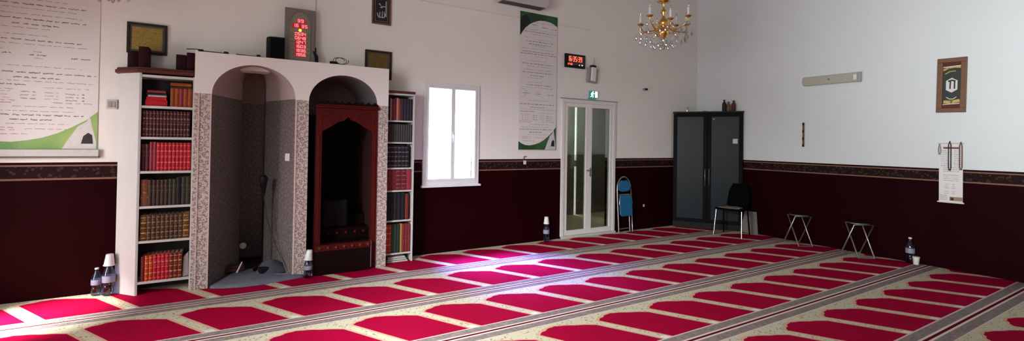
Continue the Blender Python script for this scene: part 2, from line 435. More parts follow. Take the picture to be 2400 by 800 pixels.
# windows of the two walls that are behind the viewer: frame, mullion and pane
def plain_window(name, axis, h, t):
    a0, a1, z0, z1 = h; mid = (a0 + a1) / 2; w = .05
    mb = MB()
    for p, q, r, s in ((a0, a0 + w, z0, z1), (a1 - w, a1, z0, z1), (a0 + w, a1 - w, z0, z0 + w), (a0 + w, a1 - w, z1 - w, z1), (mid - .03, mid + .03, z0 + w, z1 - w)):
        if axis == 'x': mb.box(p, q, t - .03, t + .03, r, s)
        else: mb.box(t - .03, t + .03, p, q, r, s)
    o = struct(mb.build(name, M['upvc']))
    for p, q in ((a0 + w, mid - .03), (mid + .03, a1 - w)):
        g = MB()
        if axis == 'x': g.box(p, q, t - .004, t + .004, z0 + w, z1 - w)
        else: g.box(t - .004, t + .004, p, q, z0 + w, z1 - w)
        g.build('pane', M['glass'], o)
for i, h in enumerate(LHOLES[1:]): plain_window('window_%d' % (i + 2), 'y', h, XL - .1)
for i, h in enumerate(BHOLES): plain_window('window_%d' % (i + 4), 'x', h, YB - .1)

# window_1: the white two-leaf window of the front wall
x0, x1, z0, z1 = WIN
mb = MB(); w = .045
mb.box(x0, x0 + w, -.02, .10, z0, z1).box(x1 - w, x1, -.02, .10, z0, z1).box(x0 + w, x1 - w, -.02, .10, z1 - w, z1).box(x0 + w, x1 - w, -.02, .10, z0, z0 + w + .02)
win = struct(mb.build('window_1', M['upvc'], bevel=.004))
xm = (x0 + x1) / 2 + .01
for a, c in ((x0 + w, xm), (xm, x1 - w)):
    f = MB(); k = .028; b0, b1 = z0 + w + .02, z1 - w
    f.box(a, a + k, -.03, .05, b0, b1).box(c - k, c, -.03, .05, b0, b1).box(a + k, c - k, -.03, .05, b0, b0 + k).box(a + k, c - k, -.03, .05, b1 - k, b1)
    s = f.build('sash', M['upvc'], win, bevel=.003)
    MB().box(a + k, c - k, .008, .014, b0 + k, b1 - k).build('pane', M['glass'], s)
MB().box(x0 - .02, x1 + .02, -.055, 0.0, z0 - .015, z0 + .012).build('window_sill', M['upvc'], win, bevel=.004)
hd = MB(); hd.box(xm - .012, xm + .012, -.045, -.028, 1.50, 1.58).bar((xm, -.055, 1.55), (xm, -.055, 1.45), .016, .014)
hd.build('handle', M['white'], win)

# door_1: white two-leaf glazed door and the dim corridor behind it
x0, x1, z0, z1 = DOOR
mb = MB(); w = .055
mb.box(x0, x0 + w, -.025, .11, 0, z1).box(x1 - w, x1, -.025, .11, 0, z1).box(x0 + w, x1 - w, -.025, .11, z1 - w, z1)
d1 = struct(mb.build('door_1', M['door_white'], bevel=.004))
MB().box(x0 - .03, x1 + .03, -.035, -.001, z1, z1 + .012).build('door_head_trim', M['grey'], d1)
MB().box(x0, x1, -.05, .11, 0.0, .035).build('threshold', M['lgrey'], d1, bevel=.004)
xm = -2.64
for i, (a, c) in enumerate(((x0 + w, xm), (xm, x1 - w))):
    f = MB(); k = .062; b0, b1 = .037, z1 - w
    f.box(a, a + k, -.015, .035, b0, b1).box(c - k, c, -.015, .035, b0, b1).box(a + k, c - k, -.015, .035, b0, b0 + .075).box(a + k, c - k, -.015, .035, b1 - k, b1)
    s = f.build('door_leaf', M['door_white'], d1, bevel=.004)
    MB().box(a + k, c - k, .006, .012, b0 + .075, b1 - k).build('pane', M['door_glass'], s)
    if i == 1:
        h = MB(); h.box(a + .018, a + .042, -.022, -.015, .93, 1.07).bar((a + .03, -.045, 1.03), (a - .06, -.045, 1.03), .014, .018).tube([(a + .03, -.022, 1.03), (a + .03, -.05, 1.03)], .008)
        h.build('handle', M['steel'], s)
# corridor: walls, floor, ceiling, and at its end two blinds with a slit of daylight between them
cx0, cx1, cy = -3.9, -.55, 1.75
co = MB(); co.box(cx0 - .1, cx0, .22, cy + .1, 1.22, 2.6).box(cx1, cx1 + .1, .22, cy + .1, 1.22, 2.6).box(cx0 - .1, cx1 + .1, .22, cy + .1, 2.6, 2.7)
SLIT = (-1.480, -1.425)
co.box(cx0, SLIT[0], cy, cy + .1, 1.22, 2.6).box(SLIT[1], cx1, cy, cy + .1, 1.22, 2.6)
o = struct(co.build('wall_corridor', M['corr_up']))
lo = MB(); lo.box(cx0 - .1, cx0, .22, cy + .1, 0, 1.22).box(cx1, cx1 + .1, .22, cy + .1, 0, 1.22).box(cx0, SLIT[0], cy, cy + .1, 0, 1.22).box(SLIT[1], cx1, cy, cy + .1, 0, 1.22)
lo.build('dado', M['corr_lo'], o)
MB().box(SLIT[0], SLIT[1], cy, cy + .1, .98, 1.10).build('lock_rail', M['corr_lo'], o)
struct(MB().box(cx0 - .1, cx1 + .1, .22, cy + .1, -.1, 0.0).build('floor_corridor', M['corr_fl']))

# ------------------------------------------------------------------ the mihrab block with its two arched niches
YF = -0.30
def top_z(x): return 2.289
A1 = dict(l=-7.686, r=-6.940, sz=1.885, rz=.315); A2 = dict(l=-6.806, r=-6.076, sz=1.868, rz=.303)
def arch_pts(a, n=28):
    c = (a['l'] + a['r']) / 2; h = (a['r'] - a['l']) / 2
    return [(c - h * math.cos(PI * i / n), a['sz'] + a['rz'] * math.sin(PI * i / n)) for i in range(n + 1)]
mb = MB(); XA, XZ = -7.828, -5.945
def vquad(mb, xa, xb, za0, zb0, za1, zb1, y=YF): mb.add([(xa, y, za0), (xb, y, zb0), (xb, y, zb1), (xa, y, za1)], [(0, 1, 2, 3)])
vquad(mb, XA, A1['l'], 0, 0, top_z(XA), top_z(A1['l']))
vquad(mb, A1['r'], A2['l'], 0, 0, top_z(A1['r']), top_z(A2['l']))
vquad(mb, A2['r'], XZ, 0, 0, top_z(A2['r']), top_z(XZ))
for a in (A1, A2):
    p = arch_pts(a)
    for (xa, za), (xb, zb) in zip(p[:-1], p[1:]): vquad(mb, xa, xb, za, zb, top_z(xa), top_z(xb))
for x in (XA, XZ): mb.add([(x, YF, 0), (x, 0, 0), (x, 0, top_z(x)), (x, YF, top_z(x))], [(0, 1, 2, 3)])
mb.add([(XA, YF, top_z(XA)), (XZ, YF, top_z(XZ)), (XZ, 0, top_z(XZ)), (XA, 0, top_z(XA))], [(0, 1, 2, 3)])
mih = struct(mb.build('wall_mihrab', M['tile']))
def loft(mb, profs):
    n = len(profs[0]); vs = [p for pr in profs for p in pr]
    for i in range(len(profs) - 1):
        for k in range(n - 1):
            mb.add([profs[i][k], profs[i][k + 1], profs[i + 1][k + 1], profs[i + 1][k]], [(0, 1, 2, 3)])
    return mb
def prof(l, r, sz, rz, y, n=28):
    return [(l, y, -.02)] + [(x, y, z) for x, z in arch_pts(dict(l=l, r=r, sz=sz, rz=rz), n)] + [(r, y, -.02)]
nb = MB()
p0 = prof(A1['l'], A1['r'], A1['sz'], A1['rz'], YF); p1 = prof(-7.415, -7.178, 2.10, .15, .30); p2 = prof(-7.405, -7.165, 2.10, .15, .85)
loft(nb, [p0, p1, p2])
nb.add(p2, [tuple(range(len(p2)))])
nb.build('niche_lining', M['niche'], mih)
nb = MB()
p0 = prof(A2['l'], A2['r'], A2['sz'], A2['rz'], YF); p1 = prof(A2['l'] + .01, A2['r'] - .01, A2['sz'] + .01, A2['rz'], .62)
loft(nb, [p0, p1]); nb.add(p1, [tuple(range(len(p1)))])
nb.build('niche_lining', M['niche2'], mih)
MB().box(-7.80, -6.0, .2, .9, -.06, .002).build('niche_floor', M['maroon_c'], mih)
for x, w in ((A1['r'] + .004, .014), (A1['l'] - .012, .012), (-7.795, .010), (A2['r'] + .004, .010)):
    MB().box(x, x + w, YF - .006, YF, 0.0, 1.752 - .0173 * x - .003).build('tile_trim', M['trimpink'], mih)
tag(MB().box(-.045, .045, -.008, 0, -.04, .04).build('wall_plate', M['white'], None, (-6.990, -.184, 1.262), (0, 0, math.radians(-68.7)), bevel=.002),
    'white blank square cover plate on the tiled right side of the first niche', 'cover plate')

# ------------------------------------------------------------------ bookcases
def bookcase_left():
    xl, xr, yf = -8.252, -7.834, -.262
    ch = (-8.425, -.070)
    t = thing('bookcase', 'tall white bookcase with splayed left side filled with red and maroon books', 'bookcase', (xl, 0, 0))
    L = lambda pts: [(x - xl, y) for x, y in pts]
    th = .02
    MB().prism_z(L([(xl, yf), (xl + th, yf + .004), (ch[0] + .024, ch[1] + .008), (ch[0], ch[1])]), 0, 2.048).build('side_panel', M['shelf'], t, bevel=.002)
    MB().box(xr - xl - .008, xr - xl + .004, yf + .004, -.004, 0, 2.04).build('side_panel', M['shelf'], t)
    plan = L([(xl + .021, yf + .006), (xr - .009, yf + .006), (xr - .009, -.012), (ch[0] + .03, -.012), (ch[0] + .03, ch[1] + .004)])
    for z in (1.747, 1.457, 1.140, .815, .495, .120):
        MB().prism_z(plan, z - .022, z).build('shelf', M['shelf'], t, bevel=.001)
    MB().prism_z(plan, 2.012, 2.034).build('shelf', M['shelf'], t)
    MB().box(ch[0] + .03 - xl, xr - xl, -.011, -.003, 0, 2.03).build('back_panel', M['shelf_back'], t)
    tb = MB().prism_z(L([(xl - .01, yf - .02), (xr, yf - .02), (xr, -.004), (ch[0] - .03, -.004), (ch[0] - .03, ch[1] - .03)]), 2.050, 2.082)
    tb.prism_z(L([(xl, yf - .008), (xr, yf - .008), (xr, -.004), (ch[0] - .018, -.004), (ch[0] - .018, ch[1] - .02)]), 2.082, 2.102)
    tb.build('top_board', M['wood_r'], t, bevel=.006); t.children[-1]['label'] = 'red-brown moulded wooden top board'
bookcase_left()
def bookcase_right():
    xl, xr, yf = -5.936, -5.594, -.222
    t = thing('bookcase', 'narrow white bookcase with dark volumes between the carved pulpit and the window', 'bookcase', (xl, 0, 0))
    W = xr - xl; th = .018
    MB().box(W - th, W, yf, -.004, 0, 2.0).build('side_panel', M['shelf'], t, bevel=.002)
    MB().box(0, th * .6, yf, -.004, 0, 2.0).build('side_panel', M['shelf'], t, bevel=.002)
    for z in (1.697, 1.438, 1.132, .862, .505, .115):
        MB().box(th * .6 + .001, W - th - .001, yf + .004, -.012, z - .018, z).build('shelf', M['shelf'], t, bevel=.001)
    MB().box(0, W, yf, -.004, 2.001, 2.02).build('shelf', M['shelf'], t)
    MB().box(.01, W - .01, -.011, -.003, 0, 2.0).build('back_panel', M['shelf_back'], t)
    MB().box(-.004, W + .004, yf - .008, -.004, 2.021, 2.052).build('top_board', M['wood_r'], t, bevel=.005); t.children[-1]['label'] = 'red-brown wooden top board'
bookcase_right()

_bk = {}
def book(x, y, z, w, h, d, cover, bands=None, label='', group=None, lie=False, name='book', tilt=0.0, nb=5):
    """upright book, spine facing the room (-y); x = centre of spine, y = spine face, z = foot"""
    key = (round(w, 4), round(h, 4), round(d, 3), cover.name, bands.name if bands else None, nb)
    t = thing(name, label, 'book', (x, y, z), (0, 0, 0), group)
    if lie: t.rotation_euler = (0, PI / 2, 0); t.location = (x - h / 2, y, z + w / 2)
    if tilt: t.rotation_euler = (0, tilt, 0)
    if key in _bk:
        for ch in _bk[key].children: copy_tree(ch, t)
        return t
    b = MB(); e = min(.0045, w * .18)
    n = 5; sp = [(-w / 2 + w * i / n, .006 - .006 * math.sin(PI * i / n)) for i in range(n + 1)]
    b.prism_z(sp + [(w / 2, .012), (-w / 2, .012)], 0, h)
    b.box(-w / 2, -w / 2 + e, .0121, d, 0, h).box(w / 2 - e, w / 2, .0121, d, 0, h)
    b.build('cover', cover, t)
    MB().box(-w / 2 + e + .0003, w / 2 - e - .0003, .0125, d - .006, .004, h - .005).build('pages', M['pages'], t)
    if bands:
        g = MB()
        for k in range(nb):
            zz = h * (.1 + .8 * k / (nb - 1)) if nb > 1 else h * .7
            hh = .0055 if k % 2 == 0 else .010
            g.prism_z([(-w * .40, .0022), (-w * .2, -.0008), (w * .2, -.0008), (w * .40, .0022), (w * .40, .004), (-w * .40, .004)], zz - hh / 2, zz + hh / 2)
        g.build('spine_band', bands, t)
    _bk[key] = t
    return t
def sm(name, col, gold=(0.45, 0.30, 0.12), **k): return spine_mat(name, col, gold, **k)
BM = dict(maroonset=sm('maroon_spine', (0.062, 0.012, 0.018), (0.26, 0.16, 0.10), amount=.30), red=sm('bright_red_spine', (0.42, 0.010, 0.026), (0.55, 0.12, 0.08), amount=.5), orange=sm('orange_brown_spine', (0.27, 0.062, 0.012), (0.36, 0.14, 0.05), amount=.5),
          pinkred=sm('dusky_red_spine', (0.26, 0.028, 0.048), (0.4, 0.15, 0.12), amount=.4), darkbrown=sm('dark_brown_spine', (0.040, 0.022, 0.018), (0.16, 0.12, 0.065), amount=.6), colour=sm('motley_spine', (0.18, 0.06, 0.03), (0.34, 0.27, 0.06), amount=.9, scale=28),
          olive=sm('olive_dark_spine', (0.035, 0.032, 0.02), (0.12, 0.11, 0.06), amount=.6), blk=sm('black_spine', (0.012, 0.012, 0.015), (0.06, 0.06, 0.06), amount=.3), ornate=sm('ornate_gold_spine', (0.060, 0.030, 0.016), (0.20, 0.12, 0.045), amount=.9, scale=75), ornateo=sm('ornate_orange_spine', (0.12, 0.045, 0.018), (0.30, 0.17, 0.05), amount=.8, scale=45),
          orangered=sm('orange_red_spine', (0.44, 0.040, 0.016), (0.5, 0.2, 0.06), amount=.5), redbrown=sm('red_brown_spine', (0.16, 0.022, 0.020), (0.3, 0.12, 0.07), amount=.5), navy=sm('navy_spine', (0.014, 0.013, 0.024), (0.08, 0.08, 0.10), amount=.3),
          grey=sm('grey_brown_spine', (0.045, 0.036, 0.038), (0.12, 0.10, 0.09), amount=.5), salmon=sm('salmon_spine', (0.42, 0.16, 0.11), (0.5, 0.3, 0.2), amount=.5), purple=sm('dark_purple_spine', (0.028, 0.018, 0.035), (0.08, 0.06, 0.08), amount=.4),
          green=sm('dark_green_spine', (0.018, 0.030, 0.022), (0.10, 0.06, 0.03), amount=.4), goldb=sm('golden_spine', (0.36, 0.19, 0.06), (0.45, 0.28, 0.1), amount=.4), wine=sm('wine_spine', (0.13, 0.012, 0.024), (0.3, 0.1, 0.08), amount=.35), pale=mat('pale_spine', (0.42, 0.38, 0.36), .6))
GB = M['dullgold']; PB = mat('pale_red_band', (0.52, 0.14, 0.12), .5); TB = mat('tan_band', (0.20, 0.125, 0.075), .5)
def row(z, xs, xe, y, specs, shelf, group=None, dmax=.19):
    """specs: list of (rel width, height, material, bands, phrase); fills xs..xe from left to right"""
    tot = sum(s[0] for s in specs); x = xs; W = xe - xs
    cnt = {}; tots = {}
    for s in specs: tots[s[4]] = tots.get(s[4], 0) + 1
    for s in specs:
        w = W * s[0] / tot; cnt[s[4]] = cnt.get(s[4], 0) + 1
        lab = ('%s from left of the %s on %s' % (ORD[cnt[s[4]] - 1], s[4] + 's', shelf)) if tots[s[4]] > 1 else '%s on %s' % (s[4], shelf)
        hh = s[1]
        book(x + w / 2, y + (s[5] if len(s) > 5 else 0), z + .0005, w - .0015, hh, dmax, s[2], s[3], lab, group)
        x += w
YL = -.245; LX0, LX1 = -8.226, -7.848
# left bookcase, shelf by shelf
S1 = "left bookcase's top shelf"
for i, (w, h, c, ph, off) in enumerate(((.058, .165, BM['red'], 'thick bright red book lying at the bottom of the pile', 0), (.026, .15, BM['red'], 'red book lying second from the bottom of the pile', .0), (.018, .14, BM['pale'], 'pale book lying above the red ones in the pile', .006), (.020, .150, BM['blk'], 'black book lying second from the top of the pile', .0), (.022, .14, BM['pinkred'], 'dusky red book lying topmost of the pile', .0))):
    zz = 1.7475 + sum((.058, .026, .018, .020, .022)[:i]) + .0006 * i
    book(-8.125 + off, YL, zz, w, h, .16, c, None, ph + " on left bookcase's top shelf", 'pile of lying books on the top shelf', lie=True)
row(1.747, -8.020, LX1, YL, [(1.1, .175, BM['orange'], None, 'orange-brown upright book')] * 2 + [(1, .175, BM['pinkred'], None, 'dusky red narrow book')] + [(1.1, .175, BM['orange'], None, 'orange-brown thick upright book')] * 2, S1, 'orange-brown books on the top shelf')
book(-7.935, YL, 1.9235, .022, .165, .16, BM['darkbrown'], None, 'dark book lying on the orange-brown books under the other lying one', 'books lying on the orange-brown ones', lie=True)
book(-7.938, YL, 1.9465, .030, .165, .16, BM['orange'], None, 'bright orange book lying on top of the orange-brown upright books', 'books lying on the orange-brown ones', lie=True)
row(1.457, LX0, LX1 - .012, YL, [(1, .245, BM['maroonset'], TB, 'maroon gold-banded volume')] * 14, "left bookcase's second shelf", 'maroon set on the second shelf')
row(1.140, LX0, LX1, YL, [(1, .25, BM['maroonset'], None, 'dark maroon volume')] * 2 + [(.9, .27, BM['pinkred'], None, 'dusky red volume')] * 2 + [(1, .265, BM['red'], PB, 'bright red volume')] * 9, "left bookcase's third shelf", 'red set on the third shelf')
row(.815, LX0, LX1, YL, [(1.8, .245, BM['colour'], None, 'motley orange and green book')] + [(1, .24, BM['darkbrown'], None, 'dark brown tooled volume')] * 5 + [(1, .245, BM['olive'], None, 'olive dark volume')] * 2 + [(1.3, .262, BM['blk'], None, 'plain black volume')] + [(1.1, .265, BM['olive'], None, 'taller olive volume')] * 2, "left bookcase's fourth shelf", 'dark set on the fourth shelf')
row(.495, LX0, LX1, YL, [(1.5, .235, BM['ornateo'], GB, 'orange ornate volume')] + [(1, .238, BM['ornate'], TB, 'gold-tooled brown volume')] * 8 + [(1.5, .24, BM['ornateo'], GB, 'russet ornate volume')], "left bookcase's fifth shelf", 'ornate set on the fifth shelf')
row(.120, LX0 + .012, LX1 - .05, YL, [(1, .225, BM['redbrown'], None, 'red-brown volume')] + [(1, .235, BM['orangered'], GB, 'orange-red volume')] * 2 + [(1, .24, BM['red'], PB, 'red volume')] * 4 + [(1.1, .24, BM['redbrown'], GB, 'dull red volume')] * 3, "left bookcase's lowest shelf", 'red set on the lowest shelf')
tag(MB().add([(0, -.16, 0), (.055, -.17, .01), (.05, -.02, 0), (.0, -.02, 0), (.004, -.15, .19), (.048, -.16, .235), (.045, -.02, .22), (.0, -.02, .18)], [(3, 2, 1, 0), (4, 5, 6, 7), (0, 1, 5, 4), (1, 2, 6, 5), (2, 3, 7, 6), (3, 0, 4, 7)]).build('plastic_bag', mat('grey_film', (0.24, 0.21, 0.22), .3), None, (-7.897, -.07, .1205), bevel=.008),
    "crumpled grey plastic bag at right of the red books on left bookcase's lowest shelf", 'bag')
# books on top of the left bookcase
for i, (x, w, h, ph) in enumerate(((-8.317, .085, .150, 'shorter dark maroon book at the left end of the bookcase top'), (-8.232, .075, .195, 'taller dark maroon book at the left end of the bookcase top'), (-7.945, .080, .150, 'shorter dark maroon book at the right end of the bookcase top'), (-7.868, .066, .178, 'taller dark maroon book at the right end of the bookcase top'))):
    book(x, (-.145 if i == 0 else -.215), 2.1025, w, h, .15 if i else .12, M['maroon'], None, ph, 'maroon books on top of the left bookcase')
# right bookcase
YR = -.205; RX0, RX1 = -5.922, -5.616
RB = "right bookcase's %s shelf"
row(1.697, RX0, RX1, YR, [(1, .265, BM['blk'], None, 'black volume'), (.5, .262, BM['pale'], None, 'narrow pale volume'), (.9, .25, BM['redbrown'], None, 'red-brown volume'), (1.0, .265, BM['wine'], None, 'wine volume'), (.9, .27, BM['salmon'], None, 'salmon volume'), (1, .262, BM['redbrown'], None, 'brown volume')] + [(1.1, .265, BM['purple'], None, 'dark purple volume')] * 4, RB % 'top', 'mixed volumes on the top shelf of the right bookcase', dmax=.16)
row(1.438, RX0, RX1, YR, [(1, .215, BM['grey'], None, 'grey-brown thin volume')] * 11, RB % 'second', 'thin dark volumes on the second shelf', dmax=.16)
row(1.132, RX0, RX1 - .035, YR, [(1, .265, BM['navy'], TB, 'navy volume')] * 6, RB % 'third', 'navy volumes on the third shelf', dmax=.16)
row(.862, RX0, RX1, YR, [(1.1, .245, BM['redbrown'], None, 'red-brown thick volume'), (1.1, .245, BM['redbrown'], None, 'red-brown thick volume'), (1.3, .248, BM['wine'], TB, 'wine-red thick volume'), (1.3, .248, BM['wine'], TB, 'wine-red thick volume'), (1.2, .248, BM['pinkred'], None, 'dusky red thick volume')], RB % 'fourth', 'red volumes on the fourth shelf', dmax=.16)
row(.505, RX0, RX1 - .03, YR, [(1, .325, BM['blk'], None, 'black tall volume')] * 5 + [(.9, .31, BM['redbrown'], None, 'red-brown tall volume')], RB % 'fifth', 'black volumes on the fifth shelf', dmax=.16)
row(.115, RX0, RX1, YR, [(1.1, .335, BM['orangered'], GB, 'bright red tall volume')] * 2 + [(1.2, .335, BM['green'], None, 'dark green tall volume')] * 3 + [(.9, .34, BM['goldb'], None, 'golden tall volume')] + [(1.1, .335, BM['redbrown'], None, 'russet tall volume')] * 3, RB % 'lowest', 'colourful volumes on the lowest shelf', dmax=.16)
for i in range(3):
    tag(MB().box(-.13 + .01 * i, .125 - .015 * i, -.09, .08, 0, .016).build('paper_stack', M['lgrey'], None, (-5.77, -.11, .001 + i * .0235), bevel=.002),
        '%s sheaf of grey papers under the right bookcase lowest shelf' % ('bottom', 'middle', 'top')[i], 'papers', 'sheaves of paper under the lowest shelf')
    if i < 2: pass

# ------------------------------------------------------------------ carved wooden pulpit inside the second niche
def pulpit():
    xc = -6.395; t = thing('pulpit', 'carved mahogany pulpit with pointed arch opening standing inside the right niche', 'pulpit', (xc, -.31, 0))
    hw = .330; D = .75
    for s in (-1, 1):
        p = MB(); xo = s * hw; xi = s * (hw - .058)
        p.box(min(xo, xi), max(xo, xi), 0, .06, 0, 1.80)
        p.box(min(xo, xi) + .018, max(xo, xi) - .018, -.006, 0, .40, 1.50)
        p.build('post', M['mahog'], t, bevel=.006)
    W = hw - .058; ap = []
    pts = [(-W, 1.545), (-W * .72, 1.590), (-W * .42, 1.648), (-W * .16, 1.672), (0, 1.712), (W * .16, 1.672), (W * .42, 1.648), (W * .72, 1.590), (W, 1.545)]
    a = MB()
    for (xa, za), (xb, zb) in zip(pts[:-1], pts[1:]):
        a.prism_y([(xa, za), (xb, zb), (xb, 1.80), (xa, 1.80)], .004, .04)
    a.build('arch_panel', M['mahog'], t)
    sc = MB()
    for s in (-1, 1):
        for k in range(3):
            c = (s * W * (.86 - .22 * k), 1.735 - .01 * k); r = .036 - .008 * k
            sc.tube([(c[0] + r * math.cos(q * PI / 6), .002, c[1] + r * math.sin(q * PI / 6)) for q in range(12)], .005, 6, True)
    sc.build('carving', M['mahog'], t)
    c = MB(); c.box(-hw - .012, hw + .014, -.022, .08, 1.802, 1.822).box(-hw - .004, hw + .006, -.014, .07, 1.822, 1.842)
    c.build('cornice', M['mahog'], t, bevel=.004)
    cr = MB(); n = 9; w = 2 * hw / n
    for k in range(n):
        x = -hw + w * (k + .5)
        cr.prism_y([(x - w / 2, 1.843), (x + w / 2, 1.843), (x + w * .42, 1.862), (x + w * .16, 1.872), (x, 1.886), (x - w * .16, 1.872), (x - w * .42, 1.862)], -.004, .02)
    cr.build('crest', M['mahog_d'], t)
    for s in (-1, 1):
        MB().box(s * (hw - .012) - .010, s * (hw - .012) + .010, .061, D, 0, 1.70).build('side_panel', M['mahog_s'], t)
    MB().box(-hw + .003, hw - .003, D + .001, D + .02, 0, 1.75).build('back_panel', M['mahog_d'], t)
    iw = hw - .024
    s1 = MB().box(-hw, hw - .075, -.052, -.001, 0, .255).build('step', M['mahog_d'], t, bevel=.004)
    e = MB(); e.box(-hw - .004, hw - .071, -.060, -.001, .256, .322)
    e.build('carved_edge', M['mahog'], s1, bevel=.003)
    for k in range(7): MB().ball((-hw + .045 + k * .085, -.062, .290), .018, 8, 6).build('rosette', M['wood_r'], s1)
    MB().box(hw - .074, hw - .066, -.058, -.001, .03, .322).build('metal_edging', M['steel'], s1)
    MB().box(-W, W, .0605, .235, .0, .318).build('step', M['mahog_d'], t, bevel=.003)
    s2 = MB().box(-iw + .002, iw - .002, .236, .45, 0, .44).build('step', M['mahog_d'], t, bevel=.003)
    for k in range(6): MB().ball((-iw + .055 + k * .10, .236, .385), .022, 8, 6).build('rosette', M['mahog'], s2)
    MB().box(-iw + .002, iw - .002, .451, D - .01, 0, .56).build('step', M['mahog_d'], t, bevel=.003)
pulpit()
bx = MB().box(-.14, .14, -.07, .07, 0, .32)
tag(bx.build('black_box', M['blackbox'], None, (-6.46, .045, .4405), bevel=.02), 'black upright box standing on the step inside the wooden pulpit', 'box')

# ------------------------------------------------------------------ inside the first niche
def rug():
    out = [(-7.672, -.292), (-7.66, -.335), (-7.56, -.385), (-7.42, -.425), (-7.25, -.435), (-7.10, -.41), (-6.98, -.385), (-6.86, -.355), (-6.80, -.325), (-6.815, -.304), (-6.955, -.304), (-6.962, -.25), (-7.05, -.02), (-7.14, .22), (-7.44, .22), (-7.55, -.02)]
    b = MB(); n = len(out); c = (-7.3, -.17)
    rings = []
    for k, (s, h) in enumerate(((1, .002), (.985, .018), (.8, .034), (.55, .045), (.25, .05))):
        rings.append([(c[0] + (x - c[0]) * s, c[1] + (y - c[1]) * s, max(.002, h + (random.random() - .5) * .018 * (k > 1))) for x, y in out])
    vs = [p for r in rings for p in r]; fs = []
    for k in range(len(rings) - 1):
        for i in range(n): fs.append((k * n + i, k * n + (i + 1) % n, (k + 1) * n + (i + 1) % n, (k + 1) * n + i))
    fs.append(tuple((len(rings) - 1) * n + i for i in range(n)))
    b.add(vs, fs, True); b.add(rings[0], [tuple(reversed(range(n)))])
    return tag(b.build('rug', M['rug']), 'crumpled grey-blue cloth rug spread on the floor of the left niche', 'rug')
rug()
def heap():
    b = MB(); n = 14
    rows_ = []
    for k in range(6):
        t = k / 5
        rows_.append([(-.06 - .13 * t * 0 + .17 * (1 - t) * math.cos(2 * PI * i / n) * (1 + .18 * math.sin(5 * i + k)), .12 * (1 - t) * math.sin(2 * PI * i / n) * (1 + .15 * math.cos(3 * i)), .13 * math.sin(t * PI / 2)) for i in range(n)])
    vs = [p for r in rows_ for p in r]; fs = []
    for k in range(5):
        for i in range(n): fs.append((k * n + i, k * n + (i + 1) % n, (k + 1) * n + (i + 1) % n, (k + 1) * n + i))
    b.add(vs, fs, True); b.add(rows_[0], [tuple(reversed(range(n)))])
    return tag(b.build('cloth', M['cloth_d'], None, (-7.07, -.12, .044)), 'dark blue cloth heaped against the right side of the left niche', 'cloth')
heap()
t = thing('microphone_stand', 'black microphone stand with drooping cable in the left niche', 'microphone stand', (-7.205, -.02, .052))
MB().lathe([(.085, 0), (.085, .012), (.03, .024), (.014, .028)], seg=24).build('base', M['blackm'], t)
MB().tube([(0, 0, .028), (0, 0, .79)], .010, 10).build('pole', M['blackm'], t)
MB().tube([(0, 0, .79), (.0, -.02, .83), (.0, -.03, .86)], .016, 8).build('clip', M['black'], t)
MB().tube([(0, -.02, .825), (-.002, -.032, .89), (-.004, -.046, .94), (-.005, -.054, .98), (-.006, -.062, 1.008)], [.018, .028, .036, .046, .030], 12).build('microphone', M['black'], t)
MB().tube([(0, -.022, .82), (.012, -.03, .72), (.03, -.045, .58), (.075, -.07, .40), (.14, -.10, .22), (.205, -.15, .08), (.23, -.20, .008)], .0045, 6).build('cable', M['wire'], t)
tag(MB().box(-.045, .045, -.035, .035, 0, .06).build('cable_box', M['black'], None, (-7.20, -.19, .058), (0, 0, .3), bevel=.012), 'small black box on the rug in front of the microphone stand', 'box')
tag(MB().lathe([(.035, 0), (.035, .012), (.028, .018)], seg=20).build('wall_socket', M['lgrey'], None, (-7.38, .297, .26), (PI / 2, 0, .42)), 'round pale socket low on the back of the left niche', 'socket')
tag(MB().prism_y([(-.006, 0), (.008, 0), (.052, .105), (.044, .11)], -.004, .004).build('paper_strip', M['paper'], None, (-7.44, -.05, .055)), 'thin white strip standing slanted at the back of the left niche rug', 'paper')
tag(MB().box(-.11, .11, -.07, .07, 0, .035).box(-.10, .10, -.06, .06, .035, .06).build('folded_cloth', M['maroon_c'], None, (-7.47, .08, .047), bevel=.014, seg=3), 'folded dark red cloth on the niche rug beside the white strip', 'cloth')

# ------------------------------------------------------------------ things on the mihrab block
def seg7(mb, ch, x, z, w, h, t, y0, y1):
    m = {'0': 'abcdef', '1': 'bc', '2': 'abged', '3': 'abgcd', '4': 'fgbc', '5': 'afgcd', '6': 'afgedc', '7': 'abc', '8': 'abcdefg', '9': 'abcdfg'}
    g = t * .25
    for c in m.get(ch, ''):
        if c == 'a': mb.box(x + g, x + w - g, y0, y1, z + h - t, z + h)
        if c == 'g': mb.box(x + g, x + w - g, y0, y1, z + h / 2 - t / 2, z + h / 2 + t / 2)
        if c == 'd': mb.box(x + g, x + w - g, y0, y1, z, z + t)
        if c == 'f': mb.box(x, x + t, y0, y1, z + h / 2 + g, z + h - g)
        if c == 'b': mb.box(x + w - t, x + w, y0, y1, z + h / 2 + g, z + h - g)
        if c == 'e': mb.box(x, x + t, y0, y1, z + g, z + h / 2 - g)
        if c == 'c': mb.box(x + w - t, x + w, y0, y1, z + g, z + h / 2 - g)
    if ch == ':': mb.box(x, x + t, y0, y1, z + h * .25, z + h * .25 + t).box(x, x + t, y0, y1, z + h * .65, z + h * .65 + t)
def text7(mb, s, x, z, w, h, t, gap, y0, y1):
    for ch in s:
        seg7(mb, ch, x, z, w, h, t, y0, y1); x += (t + gap) if ch in ': ' else (w + gap)
    return x
cz = top_z(-6.885)
t = thing('prayer_clock', 'tall grey digital prayer times clock with red figures on top of the niche block', 'clock', (-6.885, -.115, cz + .009), (math.radians(-1.5), 0, 0))
H = 2.882 - cz
MB().box(-.152, .152, 0, .035, 0, H).build('panel', M['panelgrey'], t, bevel=.003)
